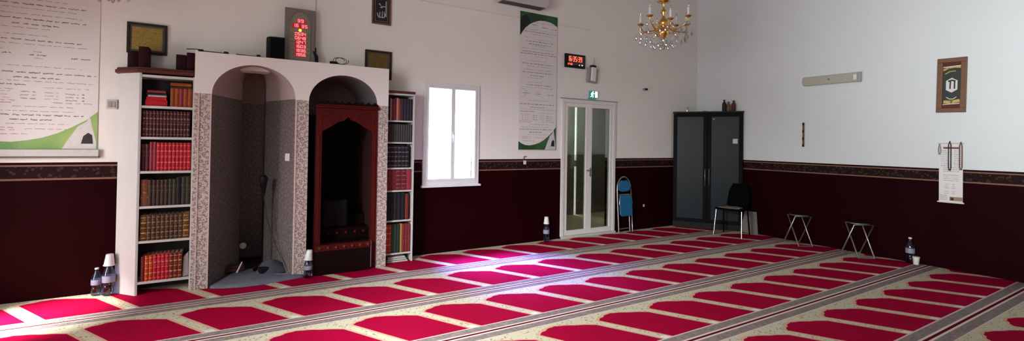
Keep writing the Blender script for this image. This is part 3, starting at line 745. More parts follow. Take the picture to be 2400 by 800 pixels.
arc = [(-.105, .02), (-.105, H * .66)] + [(.105 * math.sin(a) * 1.0, H * .66 + .17 * math.cos(a) ** 1.0) for a in [(-PI / 2 + PI * i / 16) for i in range(1, 16)]] + [(.105, H * .66), (.105, .02)]
MB().prism_y(arc, -.003, 0).build('arch_field', M['panelarch'], t)
MB().tube([(x, -.004, z) for x, z in arc], .005, 6).build('arch_rim', M['panelgrey'], t)
d = MB(); q = .0345
text7(d, '39', -.030, .440, .028, .036, .0062, .009, -.007, -.003)
text7(d, '16', -.078, .386, .027, .036, .0062, .008, -.007, -.003); text7(d, '35', .012, .382, .027, .036, .0062, .008, -.007, -.003)
for k, (a, c) in enumerate((('05', '34'), ('06', '48'), ('12', '47'), ('16', '03'), ('18', '36'), ('19', '56'))):
    zz = .296 - k * .0455
    text7(d, a, -.052, zz, .0245, .034, .0060, .005, -.007, -.003); text7(d, c, .006, zz, .0245, .034, .0060, .005, -.007, -.003)
d.build('red_figures', M['led'], t)
MB().box(-.052, .062, -.0042, -.003, .06, .335).box(-.085, .08, -.0042, -.003, .376, .428).box(-.037, .052, -.0042, -.003, .433, .481).build('display_backing', M['ledglow'], t)
MB().lathe([(.016, 0), (.016, .004)], seg=16).build('yellow_lamp', M['ledy'], t, (0, -.003, .354), (PI / 2, 0, 0))
l = MB()
for k in range(6):
    for sx in (-1, 1): l.box(sx * .078 - .016, sx * .078 + .016, -.0045, -.003, (.310) - k * .0455, .314 - k * .0455)
l.build('row_marks', M['paneldark'], t)
MB().box(-.1, .1, .0351, .075, 0, .012).build('foot', M['black'], t)
t = thing('loudspeaker', 'small black loudspeaker beside the prayer clock on the niche block', 'loudspeaker', (-7.125, -.13, top_z(-7.125) + .0045))
MB().prism_z([(-.085, .01), (-.060, -.035), (-.02, -.05), (.085, -.05), (.085, .09), (-.085, .09)], 0, .245).build('case', M['black'], t, bevel=.008)
MB().box(-.052, .078, -.055, -.0505, .02, .228).build('grille', M['blackm'], t, bevel=.003)
def cable(name, pts, r, m, label, cat='cable'): return tag(MB().tube(pts, r, 6).build(name, m), label, cat)
bt = lambda x, dz=.006: top_z(x) + dz
t = thing('cable', 'black cable with plugs along the niche block top left of the loudspeaker', 'cable', (-7.6, -.27, bt(-7.6)))
o0 = Vector((-7.6, -.27, bt(-7.6)))
pts = [(-7.9, -.262, 2.305), (-7.82, -.27, 2.312), (-7.76, -.272, bt(-7.76, .010)), (-7.62, -.274, bt(-7.62, .008)), (-7.55, -.274, bt(-7.55, .007))]
MB().tube([Vector(p) - o0 for p in pts], .0045, 6).build('lead', M['wire'], t)
pts = [(-7.49, -.274, bt(-7.49, .010)), (-7.40, -.276, bt(-7.4, .006)), (-7.30, -.272, bt(-7.3, .006)), (-7.235, -.25, bt(-7.235, .006))]
MB().tube([Vector(p) - o0 for p in pts], .0045, 6).build('lead', M['wire'], t)
for x, w in ((-7.785, .022), (-7.575, .02), (-7.29, .018)):
    MB().box(x - w - o0.x, x + w - o0.x, -.014, .014, bt(x, .003) - o0.z, bt(x, .024) - o0.z).build('plug', M['black'], t, bevel=.004)
t = thing('power_adaptor', 'black power adaptor with loops of thin wire on the right part of the block top', 'adaptor', (-6.55, -.26, bt(-6.55, .003)))
MB().box(-.045, .035, -.02, .02, 0, .030).build('body', M['black'], t, bevel=.006)
lp = []
for k in range(30):
    a = 2 * PI * k / 14; lp.append((.045 + .065 * math.cos(a) + k * .0016, .004 * math.sin(a * .5), .042 + .036 * math.sin(a)))
MB().tube(lp, .0035, 6).build('wire', M['wire'], t)
t = thing('power_lead', 'thin lead with black plugs hanging right of the prayer clock', 'cable', (-6.712, -.006, 2.2))
MB().tube([(0, 0, 1.80), (.001, -.001, .9), (0, 0, .4), (-.01, -.04, .25), (-.012, -.09, .12)], .0035, 6).build('lead', M['wire_g'], t)
MB().box(-.012, .010, -.03, -.001, .23, .295).build('plug', M['black'], t, bevel=.004)
MB().tube([(-.03, -.10, .235), (0, -.11, .18), (.004, -.115, .10), (-.004, -.12, .042)], [.014, .018, .016, .018], 8).build('adaptor', M['black'], t)

# ------------------------------------------------------------------ pictures on the front wall
def framed(name, label, x, z, w, h, fw, fm, pm, rot=0.0, y=-.001, group=None, depth=.022, cat='picture'):
    t = thing(name, label, cat, (x, y, z), (0, rot, 0), group)
    f = MB(); f.box(-w / 2, w / 2, -depth, 0, h / 2 - fw, h / 2).box(-w / 2, w / 2, -depth, 0, -h / 2, -h / 2 + fw).box(-w / 2, -w / 2 + fw, -depth, 0, -h / 2 + fw, h / 2 - fw).box(w / 2 - fw, w / 2, -depth, 0, -h / 2 + fw, h / 2 - fw)
    f.build('frame', fm, t, bevel=.004)
    MB().box(-w / 2 + fw, w / 2 - fw, -.010, -.002, -h / 2 + fw, h / 2 - fw).build('plate', pm, t)
    return t
t = framed('framed_plaque', 'framed brass plaque above the left bookcase, partly behind the maroon books', -8.232, 2.405, .312, .295, .022, M['darkframe'], M['paneldark'])
MB().box(-.118, .118, -.013, -.0101, -.108, .108).build('inscription', M['plaque'], t)
t = framed('framed_plaque', 'smaller dark brass plaque peeping over the right end of the niche block', -5.990, 2.372, .325, .345, .024, M['darkframe'], M['paneldark'])
MB().box(-.120, .120, -.013, -.0101, -.130, .130).build('inscription', M['plaque_d'], t)
t = framed('framed_calligraphy', 'narrow framed black panel with silver calligraphy high above the niche block', -5.965, 3.045, .232, .355, .020, M['wood'], M['artblack'])
g = MB(); g.ribbon([(.055, .11), (.056, -.075)], .010, -.013, -.0101).ribbon([(.055, -.035), (.03, -.09), (-.035, -.09), (-.052, -.045)], .010, -.013, -.0101)
g.ribbon([(.008, -.092), (.010, -.02)], .008, -.013, -.0101).ribbon([(-.022, -.092), (-.020, -.03)], .008, -.013, -.0101)
g.ribbon([(.05, .045), (.005, .045), (-.012, .03), (.012, .03)], .008, -.013, -.0101).ribbon([(-.03, .075), (-.01, .055)], .009, -.013, -.0101).ribbon([(.032, -.02), (.036, -.055)], .009, -.013, -.0101)
g.build('calligraphy', M['lgrey'], t)
k = MB(); a, b_ = .078, .140
for p, q, r, s in ((-a, a, b_ - .003, b_), (-a, a, -b_, -b_ + .003), (-a, -a + .003, -b_ + .003, b_ - .003), (a - .003, a, -b_ + .003, b_ - .003)): k.box(p, q, -.012, -.0101, r, s)
k.build('inner_line', M['grey'], t)

# ------------------------------------------------------------------ the two printed wall banners
def banner(name, label, x0, x1, z0, z1, green, stand):
    w, h = x1 - x0, z1 - z0
    t = thing(name, label, 'banner', (x0, -.002 if stand else -.0115, z0))
    MB().box(0, w, -.004, 0, 0, h).build('sheet', M['paper'], t)
    X = lambda u: u * w
    Z = lambda s: (1 - s) * h            # s = 0 top .. 1 bottom
    y0, y1 = -.0052, -.0041
    gm = M['green_d'] if green == 'd' else M['green_l']
    # upper green field bounded by a curve
    cur = [(0.0, .178), (.06, .15), (.14, .115), (.25, .085), (.38, .062), (.52, .047), (.66, .043), (.8, .048), (.92, .060), (1.0, .073)]
    g = MB()
    for (u, s), (u2, s2) in zip(cur[:-1], cur[1:]): g.prism_y([(X(u), Z(s)), (X(u2), Z(s2)), (X(u2), Z(0)), (X(u), Z(0))], y0, y1)
    g.build('green_head', M['green_d'], t)
    MB().prism_y([(X(.01), Z(.165)), (X(.10), Z(.125)), (X(.25), Z(.085)), (X(.26), Z(.045)), (X(.20), Z(.026)), (X(.15), Z(.015)), (X(.10), Z(.026)), (X(.03), Z(.045)), (X(.01), Z(.07))], y0 - .001, y0 - .0001).build('dark_emblem', M['artblack'], t)
    cur = [(0.0, .938), (.08, .955), (.18, .967), (.30, .969), (.42, .962), (.54, .950), (.66, .930), (.78, .902), (.90, .868), (1.0, .828)]
    g = MB()
    for (u, s), (u2, s2) in zip(cur[:-1], cur[1:]): g.prism_y([(X(u), Z(1.0)), (X(u2), Z(1.0)), (X(u2), Z(s2)), (X(u), Z(s))], y0, y1)
    g.build('green_foot', gm, t)
    MB().prism_y([(X(.70), Z(.998)), (X(.99), Z(.998)), (X(.99), Z(.965)), (X(.955), Z(.90)), (X(.93), Z(.845)), (X(.905), Z(.875)), (X(.83), Z(.897)), (X(.76), Z(.95))], y0 - .0006, y0 - .0001).build('pale_view', M['artwhite'], t)
    MB().prism_y([(X(.86), Z(.975)), (X(.965), Z(.975)), (X(.955), Z(.935)), (X(.92), Z(.925)), (X(.88), Z(.94))], y0 - .0014, y0 - .0007).build('dark_building', M['artblack'], t)
    bold, faint, redt = MB(), MB(), MB()
    rnd = random.Random(3)
    def line(mb, s, u0, u1, hh, curve=True):
        u = u0
        while u < u1:
            L = rnd.uniform(.035, .10); e = min(u + L, u1)
            if e - u > .012:
                k = u
                while k < e:
                    dk = rnd.uniform(.008, .018); k2 = min(k + dk, e); a = hh * rnd.uniform(.45, 1.0); c = rnd.uniform(-.25, .25) * hh
                    mb.box(X(k), X(k2), -.0046, -.00405, Z(s) + c - a / 2, Z(s) + c + a / 2); k = k2
            u = e + rnd.uniform(.012, .028)
    B, F = .0115, .007
    L_ = [('f', .047, .55, .80), ('r', .066, .38, .95), ('b', .085, .32, .46), ('b', .095, .58, .74), ('b', .10, .85, .98), ('f', .122, .15, .88), ('b', .138, .12, .98), ('f', .155, .25, .85),
          ('f', .182, .12, .25), ('f', .192, .40, .92), ('b', .208, .17, .88), ('b', .228, .22, .82), ('f', .240, .3, .7), ('f', .262, .06, .92), ('b', .284, .08, .9), ('b', .300, .02, .97), ('f', .318, .4, .8),
          ('f', .350, .25, .72), ('b', .372, .07, .88), ('f', .390, .2, .8), ('f', .415, .12, .85), ('b', .436, .08, .88), ('b', .459, .28, .66), ('f', .475, .2, .6), ('f', .505, .22, .6), ('b', .527, .2, .85), ('f', .545, .06, .9),
          ('f', .560, .05, .18), ('f', .572, .14, .22), ('f', .576, .45, .52), ('b', .588, .10, .28), ('b', .590, .42, .56), ('b', .594, .76, .92), ('f', .602, .12, .2), ('f', .604, .46, .53), ('f', .614, .05, .18),
          ('f', .640, .25, .85), ('b', .668, .03, .98), ('b', .690, .30, .68), ('f', .705, .05, .95), ('b', .722, .02, .40), ('f', .730, .55, .92), ('f', .742, .05, .3), ('f', .790, .02, .34), ('r', .800, .02, .3), ('r', .795, .62, .95), ('f', .815, .3, .8),
          ('f', .835, .08, .8), ('b', .852, .03, .88), ('b', .872, .28, .62), ('f', .890, .25, .75), ('r', .908, .1, .33), ('f', .912, .40, .74), ('r', .918, .1, .32), ('f', .935, .1, .42)]
    for kd, s, a, b_ in L_: line({'b': bold, 'f': faint, 'r': redt}[kd], s, a, b_, B if kd == 'b' else F)
    for i in range(3):
        s = .752 + .014 * i
        bold.box(X(.09), X(.11), -.0046, -.00405, Z(s) - .006, Z(s) + .004); line(faint, s, .15, .28, F); line(faint, s, .36, .48, B)
        bold.box(X(.86), X(.88), -.0046, -.00405, Z(s) - .010, Z(s)); line(faint, s + .003, .72, .83, B); line(faint, s, .55, .66, F)
    bold.build('bold_text', M['ink'], t); faint.build('fine_text', M['inkf'], t); redt.build('red_text', M['inkr'], t)
    if stand:
        MB().box(-.01, w + .018, -.03, -.0005, -.066, -.0005).build('foot_rail', M['lgrey'], t, bevel=.006)
        MB().box(-.01, w + .020, -.034, -.001, -.080, -.067).build('foot_cap', M['board'], t, bevel=.002)
    else:
        MB().box(-.004, w + .004, -.006, -.001, -.008, -.0005).build('bottom_edge', M['artwhite'], t)
    return t
banner('wall_banner', 'large white roll-up text banner with bright green foot hanging left of the bookcase', -9.397, -8.585, 1.335, 3.36, 'l', True)
banner('wall_banner', 'tall narrow white text banner with dark green ends between window and glazed door', -3.963, -3.295, 1.352, 3.352, 'd', False)

# ------------------------------------------------------------------ small things on the front wall
t = thing('wall_clock', 'black rectangular wall clock showing 16:35:39 in red figures', 'clock', (-2.948, -.001, 2.725))
MB().box(-.195, .195, -.035, 0, -.105, .105).build('case', M['black'], t, bevel=.005)
MB().box(-.145, .175, -.0358, -.0351, -.060, .080).build('display_glow', M['clockface'], t)
d = MB(); x = text7(d, '16', -.158, -.010, .034, .080, .0095, .010, -.039, -.0359)
text7(d, ':', x - .002, -.010, .02, .080, .008, .006, -.039, -.0359); x = text7(d, '35', x + .014, -.010, .034, .080, .0095, .010, -.039, -.0359); text7(d, ':', x - .002, -.010, .02, .080, .008, .006, -.039, -.0359); text7(d, '39', x + .014, -.010, .034, .080, .0095, .010, -.039, -.0359)
d.build('red_figures', M['led_o'], t)
d = MB(); text7(d, '27 09', -.155, -.068, .016, .028, .005, .005, -.039, -.0359); d.build('small_red_figures', M['led_o'], t)
MB().box(.065, .082, -.039, -.0359, -.068, -.050).box(.115, .140, -.039, -.0359, -.066, -.048).build('white_figures', M['ledw'], t)
t = thing('wall_receiver', 'white wall box with black cap and thin aerial just right of the red wall clock', 'receiver', (-2.61, -.001, 2.415), (0, math.radians(4), 0))
MB().box(-.105, .095, -.05, 0, 0, .235).build('housing', M['grey'], t, bevel=.01)
MB().box(-.06, .04, -.085, -.0505, .02, .245).build('front_cover', M['white'], t, bevel=.02, seg=3)
MB().box(-.05, .035, -.075, -.01, .246, .275).build('cap', M['black'], t, bevel=.006)
MB().tube([(-.0, -.03, .275), (.012, -.03, .40)], .006, 6).build('aerial', M['wire_g'], t)
t = thing('exit_sign', 'small green lit emergency exit sign above the glazed door', 'exit sign', (-2.568, -.001, 2.228))
MB().box(-.078, .082, -.04, 0, -.055, .058).build('case', M['exitg'], t, bevel=.005)
g = MB(); g.box(.018, .070, -.0425, -.0402, -.045, .052)                          # lit doorway
px = -.04; g.ball((px + .012, -.0412, .043), .011, 8, 6)                           # running figure
g.ribbon([(px + .006, .03), (px - .004, .0)], .020, -.0425, -.0402).ribbon([(px - .004, -.002), (px + .018, -.018), (px + .012, -.044)], .012, -.0425, -.0402).ribbon([(px - .006, -.002), (px - .014, -.026), (px - .034, -.036)], .012, -.0425, -.0402)
g.ribbon([(px + .006, .028), (px + .028, .012), (px + .042, .020)], .009, -.0425, -.0402).ribbon([(px + .002, .028), (px - .020, .018), (px - .026, .0)], .009, -.0425, -.0402)
g.build('pictogram', M['exitw'], t)
MB().box(-.10, .03, -.03, -.002, -.075, -.056).build('lower_rim', M['exitg'], t)
t = thing('wall_sensor', 'small dark sensor on the wall between the door and the black cabinet', 'sensor', (-1.39, -.001, 2.398))
MB().box(-.055, .03, -.04, 0, -.02, .02).build('body', M['grey'], t, bevel=.006); MB().tube([(-.02, -.04, 0), (-.02, -.075, -.004)], .016, 10).build('lens', M['black'], t)
t = thing('air_conditioner', 'white wall air conditioner at the top edge above the narrow banner', 'air conditioner', (-3.98, -.001, 3.40))
MB().prism_y([(0, 0)] * 0 + [(-.43, .02), (-.40, 0), (.36, 0), (.40, .045), (.40, .29), (-.43, .29)], -.20, 0).build('casing', M['lgrey'], t, bevel=.012)
MB().box(-.38, .33, -.185, -.05, -.006, -.0005).build('air_outlet', M['board'], t)
fl = MB()
for k in range(3): fl.box(-.37, .32, -.18 + k * .045, -.165 + k * .045, -.012, -.0065)
fl.build('louvre', M['paneldark'], t)
tag(MB().box(-1.45, 1.42, -.010, 0.0, -.005, .005).build('cable_trunking', mat('trunking', (0.70, 0.65, 0.61), .6), None, (-4.02, 0, 3.252)), 'thin horizontal pale cable strip running behind the narrow banner', 'trunking')
t = thing('light_switch', 'double light switch plate left of the white bookcase', 'switch', (-8.487, -.001, 1.757))
MB().box(-.042, .042, -.012, 0, -.044, .044).build('plate', M['lgrey'], t, bevel=.004); MB().box(-.028, -.002, -.017, -.0121, -.028, .028).box(.002, .028, -.017, -.0121, -.028, .028).build('rocker', M['grey'], t, bevel=.002)
t = thing('wall_hook', 'black wire hook with white tag hanging below the narrow banner', 'hook', (-3.845, -.001, 1.20))
MB().tube([(.03, -.01, .052), (-.012, -.012, .052), (-.02, -.012, .03), (-.02, -.012, -.005)], .005, 6).build('hook', M['wire'], t); MB().box(-.02, .022, -.016, -.002, -.062, -.006).build('tag', M['white'], t, bevel=.003)
tag(MB().box(-.016, .016, -.014, -.001, -.022, .022).build('wall_socket', M['lgrey'], None, (-1.387, 0, .402), bevel=.004), 'tiny white socket low on the dark wall right of the blue chair', 'socket')

# ------------------------------------------------------------------ blue folding chair leaning by the door
def folding_chair():
    t = thing('folding_chair', 'folded blue padded chair leaning on the wall beside the glazed door', 'chair', (-1.905, -.105, .004), (math.radians(-4), 0, 0))
    hw = .155
    MB().tube([(-hw, 0, 0), (-hw, 0, .70)] + [(-hw * math.cos(PI * i / 10), 0, .70 + .21 * math.sin(PI * i / 10)) for i in range(11)] + [(hw, 0, .70), (hw, 0, 0)], .011, 10).build('back_frame', M['steel'], t)
    MB().tube([(-hw + .028, .032, .0), (-hw + .028, .032, .62), (hw - .028, .032, .62), (hw - .028, .032, 0)], .010, 8).build('rear_leg_frame', M['steel'], t)
    MB().tube([(-hw + .03, .032, .06), (hw - .03, .032, .06)], .008, 8).build('stretcher', M['steel'], t)
    pad = [(-.125, .69), (-.135, .74), (-.115, .80), (-.06, .855), (-.035, .845), (.035, .845), (.06, .855), (.115, .80), (.135, .74), (.125, .69), (.06, .665), (-.06, .665)]
    MB().prism_y(pad, -.014, .012).build('backrest', M['blue'], t, bevel=.008)
    sp = [(-.138, .30), (-.138, .55), (-.11, .605), (.11, .605), (.138, .55), (.138, .30), (.105, .265), (-.105, .265)]
    MB().prism_y(sp, -.040, -.015).build('seat', M['blue'], t, bevel=.010)
    MB().tube([(-.142, -.028, .46), (-.13, -.03, .618), (.13, -.03, .618), (.142, -.028, .46)], .009, 8).build('seat_frame', M['steel'], t)
folding_chair()

# ------------------------------------------------------------------ black glazed cabinet across the corner
FL_, FR_ = Vector((-.685, -.035)), Vector((-.042, -.945))
W = (FR_ - FL_).length; ang = math.atan2(FR_.y - FL_.y, FR_.x - FL_.x)
t = thing('cabinet', 'black corner cabinet with two tall smoked glass doors', 'cabinet', (FL_.x, FL_.y, 0), (0, 0, ang))
HC_ = 2.045
plan = [(0, 0.0), (W, 0), (W - .06, .06), (W * .62, .33), (W * .40, .33), (.10, .05)]
MB().prism_z([(x, y + .022) for x, y in plan], 0.0, HC_ - .03).build('carcass', M['blackm'], t)
MB().prism_z([(-.012, -.012)] + [(W + .010, -.012), (W - .05, .075), (W * .62, .345), (W * .40, .345), (.09, .065)], HC_ - .029, HC_).build('top', M['black'], t, bevel=.004)
MB().box(.0, W, .004, .0215, 0, .10).build('plinth', M['black'], t)
k = .062
for i, (a, c) in enumerate(((.002, W / 2 - .002), (W / 2 + .002, W - .002))):
    f = MB(); b0, b1 = .102, HC_ - .032
    f.box(a, a + k, -.008, .020, b0, b1).box(c - k, c, -.008, .020, b0, b1).box(a + k, c - k, -.008, .020, b0, b0 + k).box(a + k, c - k, -.008, .020, b1 - k, b1)
    dr = f.build('door', M['blackm'], t, bevel=.003)
    MB().box(a + k, c - k, .004, .010, b0 + k, b1 - k).build('pane', M['smoke'], dr)
    hx = c - .03 if i == 0 else a + .03
    MB().tube([(hx, -.012, .74), (hx, -.026, .76), (hx, -.026, 1.02), (hx, -.012, 1.04)], .004, 8).build('handle', M['steel'], dr)
    if i == 1:
        MB().box(c - k - .095, c - k - .02, .0015, .0035, 1.49, 1.57).build('sticker', M['lgrey'], dr); MB().box(a + k + .02, a + k + .05, .0015, .0035, 1.90, 1.92).build('sticker', M['grey'], dr)
R3 = Matrix.Rotation(ang, 3, 'Z')
def on_cab(u, d, z=HC_ + .0005): v = R3 @ Vector((u * W, d, 0)); return (FL_.x + v.x, FL_.y + v.y, z)
tag(MB().lathe([(.016, 0), (.018, .03), (.024, .07), (.026, .075), (.022, .07), (.014, .01)], seg=16).build('metal_cup', M['chrome'], None, on_cab(.20, .05)), 'small shiny metal cup on top of the black cabinet', 'cup')
for i, (u, w) in enumerate(((.34, .05), (.46, .035), (.585, .03))):
    tag(MB().box(-w, w, -.03, .03, 0, .012).build('flat_box', M['lgrey'] if i != 1 else M['grey'], None, on_cab(u, .03), (0, 0, ang), bevel=.002), '%s of the three thin flat boxes on the cabinet top, counting from left' % ORD[i], 'box', 'thin boxes on the cabinet top')
for i, (u, h, m, ph) in enumerate(((.735, .20, M['darkframe'], 'tall dark flask at left of the three on the cabinet top'), (.795, .165, M['wood'], 'brown flask in the middle of three on the cabinet top'), (.865, .185, M['wood_r'], 'reddish dark flask at right of the three on the cabinet top'))):
    tag(MB().lathe([(.030, 0), (.034, .01), (.034, h * .6), (.028, h * .72), (.014, h * .82), (.014, h * .94), (.018, h * .95), (.018, h)], seg=16).build('flask', m, None, on_cab(u, .05)), ph, 'flask', 'flasks on the cabinet top')

# ------------------------------------------------------------------ black chair with chrome legs in front of the cabinet
def black_chair():
    fx, fy = -.975, -.22                                     # facing direction
    t = thing('chair', 'black chair with chrome legs and a cloth on its seat before the cabinet', 'chair', (-.46, -1.04, 0), (0, 0, math.atan2(fy, fx) + PI / 2))
    # local: +x to the sitter's left seen from front, -y = facing
    hw, dp, sh = .215, .36, .435
    for s in (-1, 1):
        MB().tube([(s * hw, -dp / 2 - .04, .004), (s * (hw - .02), -dp / 2 + .01, sh - .02)], .0115, 10).build('leg', M['chrome'], t)
        MB().tube([(s * (hw - .01), dp / 2 - .02, .004), (s * (hw - .03), dp / 2 - .07, sh - .02)], .0115, 10).build('leg', M['blackm'], t)
    st = [(-.21, -.19), (-.16, -.225), (.16, -.225), (.21, -.19), (.20, .14), (.15, .175), (-.15, .175), (-.20, .14)]
    MB().prism_z(st, sh - .018, sh + .012).build('seat', M['darkfab'], t, bevel=.010)
    b = MB(); vs = []; n = 10; m_ = 6
    for j in range(m_ + 1):
        for i in range(n + 1):
            u = i / n * 2 - 1; v = j / m_
            wid = .165 * (1 - .12 * v * v) * (1 - .25 * max(0, v - .75) * 4 * abs(u) ** 3)
            vs.append((u * wid, .175 + .125 * v + .03 * (1 - u * u), sh + .02 + .36 * v))
    N = len(vs); vs += [(x, y + .018, z) for x, y, z in vs]
    fs = []
    for j in range(m_):
        for i in range(n):
            a = j * (n + 1) + i; fs.append((a, a + 1, a + n + 2, a + n + 1)); fs.append((N + a, N + a + n + 1, N + a + n + 2, N + a + 1))
    for i in range(n): fs += [(i, N + i, N + i + 1, i + 1), (m_ * (n + 1) + i, m_ * (n + 1) + i + 1, N + m_ * (n + 1) + i + 1, N + m_ * (n + 1) + i)]
    for j in range(m_): a = j * (n + 1); fs += [(a, a + n + 1, N + a + n + 1, N + a), (a + n, N + a + n, N + a + 2 * n + 1, a + 2 * n + 1)]
    b.add(vs, fs, True); b.build('backrest', M['darkfab'], t)
    for s in (-1, 1): MB().tube([(s * .15, .12, sh), (s * .15, .185, sh + .01), (s * .15, .20, sh + .10)], .010, 8).build('back_support', M['blackm'], t)
    return t
black_chair()
c = MB(); n = 7; out = [(-.17, -.16), (-.06, -.18), (.08, -.175), (.16, -.15), (.15, .03), (.05, .08), (-.12, .05)]
c.prism_z(out, 0, .012); tag(c.build('cloth', M['cloth_seat'], None, (-.47, -1.04, .4478), (0, 0, math.atan2(-.22, -.975) + PI / 2), bevel=.005), 'small patterned brownish cloth lying on the black chair seat', 'cloth')
tag(MB().hexa([(-.155, -.05, 0), (.155, -.05, 0), (.155, -.035, 0), (-.155, -.035, 0)], [(-.10, .0, .36), (.10, .0, .36), (.10, .012, .36), (-.10, .012, .36)]).build('grey_panel', M['board'], None, (-.017, -1.07, .002), (0, 0, -PI / 2), bevel=.004), 'grey tapered panel leaning on the right wall behind the black chair', 'panel')

# ------------------------------------------------------------------ folding stools
def stool(label, loc, rz):
    t = thing('folding_stool', label, 'stool', loc, (0, 0, rz), 'folding stools along the right wall')
    H = .455; hx = .165
    for s, r, nm in ((1, .118, 'outer_leg_frame'), (-1, .100, 'inner_leg_frame')):
        pts = [(-s * hx, -r, .009), (s * .108, -r, H - .022), (s * .108, r, H - .022), (-s * hx, r, .009)]
        MB().tube(pts, .0095, 8).build(nm, M['steel'], t)
        MB().tube([(-s * hx, -r, .010), (-s * hx, r, .010)], .009, 8).build('foot_bar', M['steel'], t)
    MB().lathe([(.01, H - .008), (.118, H - .008), (.122, H - .002), (.120, H + .003), (.10, H + .005), (.01, H + .005)], seg=28).build('seat', M['seatdark'], t)
    MB().lathe([(.115, H - .016), (.125, H - .016), (.127, H - .004), (.1235, H - .004)], seg=28).build('seat_rim', M['steel'], t)
    return t
s1 = stool('grey folding stool nearer the black chair along the right wall', (-.225, -1.935, 0), math.radians(-121))
s2 = copy_tree(s1); s2.location = (-.232, -2.70, 0); s2.rotation_euler = (0, 0, math.radians(-127)); s2['label'] = 'grey folding stool nearer the water bottle along the right wall'

# ------------------------------------------------------------------ bottles and cups
def bottle(label, loc, h=.31, r=.044, cup=True, lab=True):
    t = thing('water_bottle', label, 'bottle', loc)
    MB().lathe([(r * .7, .001), (r, .012), (r, h * .30), (r * .93, h * .33), (r, h * .36), (r, h * .62), (r * .8, h * .74), (r * .40, h * .88), (r * .34, h * .90), (r * .34, h * .95)], seg=20).build('body', M['bottle'], t)
    MB().lathe([(r * .40, h * .951), (r * .40, h), (r * .3, h + .002)], seg=16).build('cap', M['cap'] if cup else M['white'], t)
    if lab: MB().lathe([(r + .0006, h * .40), (r + .001, h * .41), (r + .001, h * .58), (r + .0006, h * .59)], seg=20).build('label_band', M['blabel'], t)
    return t
def cups(label, loc, n=2, s=1.0, group='upturned cups on the bottles', tilt=0.0):
    t = thing('plastic_cup', label, 'cup', loc, (0, tilt, 0), group)
    MB().lathe([(.041 * s, 0), (.0405 * s, .004), (.028 * s, .100 * s), (.026 * s, .104 * s)], seg=20).build('cup_body', M['white'], t)
    MB().lathe([(.0405 * s, 0), (.0445 * s, .001), (.0445 * s, .006), (.0405 * s, .007)], seg=20).build('rim', M['white'], t)
    return t
bottle('larger clear water bottle on the floor against the left side of the white bookcase', (-8.458, -.118, 0), .31, .048)
cups('white cup upturned on the bottle left of the white bookcase', (-8.458, -.118, .272), tilt=.03)
bottle('smaller clear bottle without a cup at the far left of the bookcase', (-8.552, -.070, 0), .25, .040, cup=False)
bottle('water bottle standing on the floor between the two niches', (-6.793, -.378, .0), .22, .042)
cups('white cup upturned on the bottle between the two niches', (-6.793, -.378, .187), tilt=.12)
bottle('water bottle on the floor just left of the glazed door', (-3.49, -.075, 0), .30, .044)
cups('white cup upturned on the bottle left of the glazed door', (-3.49, -.075, .262))
bottle('clear water bottle standing at the foot of the right wall', (-.065, -3.195, 0), .325, .046, cup=False)
t = thing('plastic_cup', 'small white cup standing on the carpet beside the right wall bottle', 'cup', (-.085, -3.262, 0))
MB().lathe([(.026, .001), (.027, .004), (.036, .098), (.035, .100), (.026, .008)], seg=20).build('cup_body', M['white'], t); MB().lathe([(.036, .092), (.039, .095), (.038, .099), (.035, .0995)], seg=20).build('rim', M['white'], t)

# ------------------------------------------------------------------ right wall
RW = -PI / 2                         # local x -> world -y, local -y -> world -x
t = thing('wall_lamp', 'long grey tube lamp fixed to the right wall', 'lamp', (-.001, -2.268, 2.438), (0, 0, RW))
MB().box(-.36, .36, -.03, 0, -.05, .05).build('back_plate', M['lgrey'], t, bevel=.006)
dp = [(-.372, -.045), (-.378, 0), (-.372, .045), (-.355, .066), (.345, .066), (.345, -.066), (-.355, -.066)]
MB().prism_y(dp, -.085, -.0305).build('diffuser', M['fluor'], t, bevel=.014, seg=3)
MB().box(.346, .380, -.088, -.0305, -.068, .068).build('end_cap', M['fluorend'], t, bevel=.006); MB().box(.300, .335, -.0875, -.0855, -.035, .035).build('white_patch', M['white'], t)
MB().box(-.02, .0, -.087, -.0855, -.01, .012).build('indicator', M['wood'], t)
t = thing('wall_bracket', 'narrow dark vertical bracket on the right wall below the tube lamp', 'bracket', (-.001, -1.883, 1.64), (0, 0, RW))
MB().box(-.014, .014, -.012, 0, -.185, .185).build('rail', M['wood'], t, bevel=.003)
for z in (-.165, -.06, .05, .16): MB().box(-.011, .011, -.022, -.0125, z - .018, z + .018).build('slot', M['black'], t)
# tilted picture
t = framed('framed_picture', 'brown wooden framed picture with dark green centre high on the right wall', 0, 0, .268, .662, .052, M['wood'], M['greenblack'], depth=.03)
t.location = (-.001, -3.567, 2.233); t.rotation_euler = (0, math.radians(1.2), RW)
f = MB(); f.box(-.083, .083, -.012, -.0101, -.278, -.215).box(-.083, .083, -.012, -.0101, .215, .278); f.build('mount', M['wood_r'], t)
g = MB(); g.ribbon([(-.075, .19), (-.03, .215), (.03, .22), (.075, .215)], .022, -.0125, -.0101).ribbon([(-.06, -.20), (0, -.205), (.065, -.19)], .035, -.0125, -.0101).ribbon([(-.06, .14), (-.02, .168), (.03, .17)], .010, -.0125, -.0101); g.build('gold_ornament', M['dullgold'], t)
g = MB(); g.ribbon([(-.078, .222), (.078, .232)], .010, -.0135, -.0126).ribbon([(-.075, -.232), (.075, -.222)], .009, -.0135, -.0126).ribbon([(-.045, -.145), (-.015, -.168), (.015, -.168), (.045, -.145)], .008, -.0135, -.0126); g.build('pale_ornament', M['artwhite'], t)
MB().prism_y([(-.052, -.055), (0, -.09), (.052, -.055), (.052, .055), (0, .09), (-.052, .055)], -.0135, -.0101).build('hexagon', M['artwhite'], t)
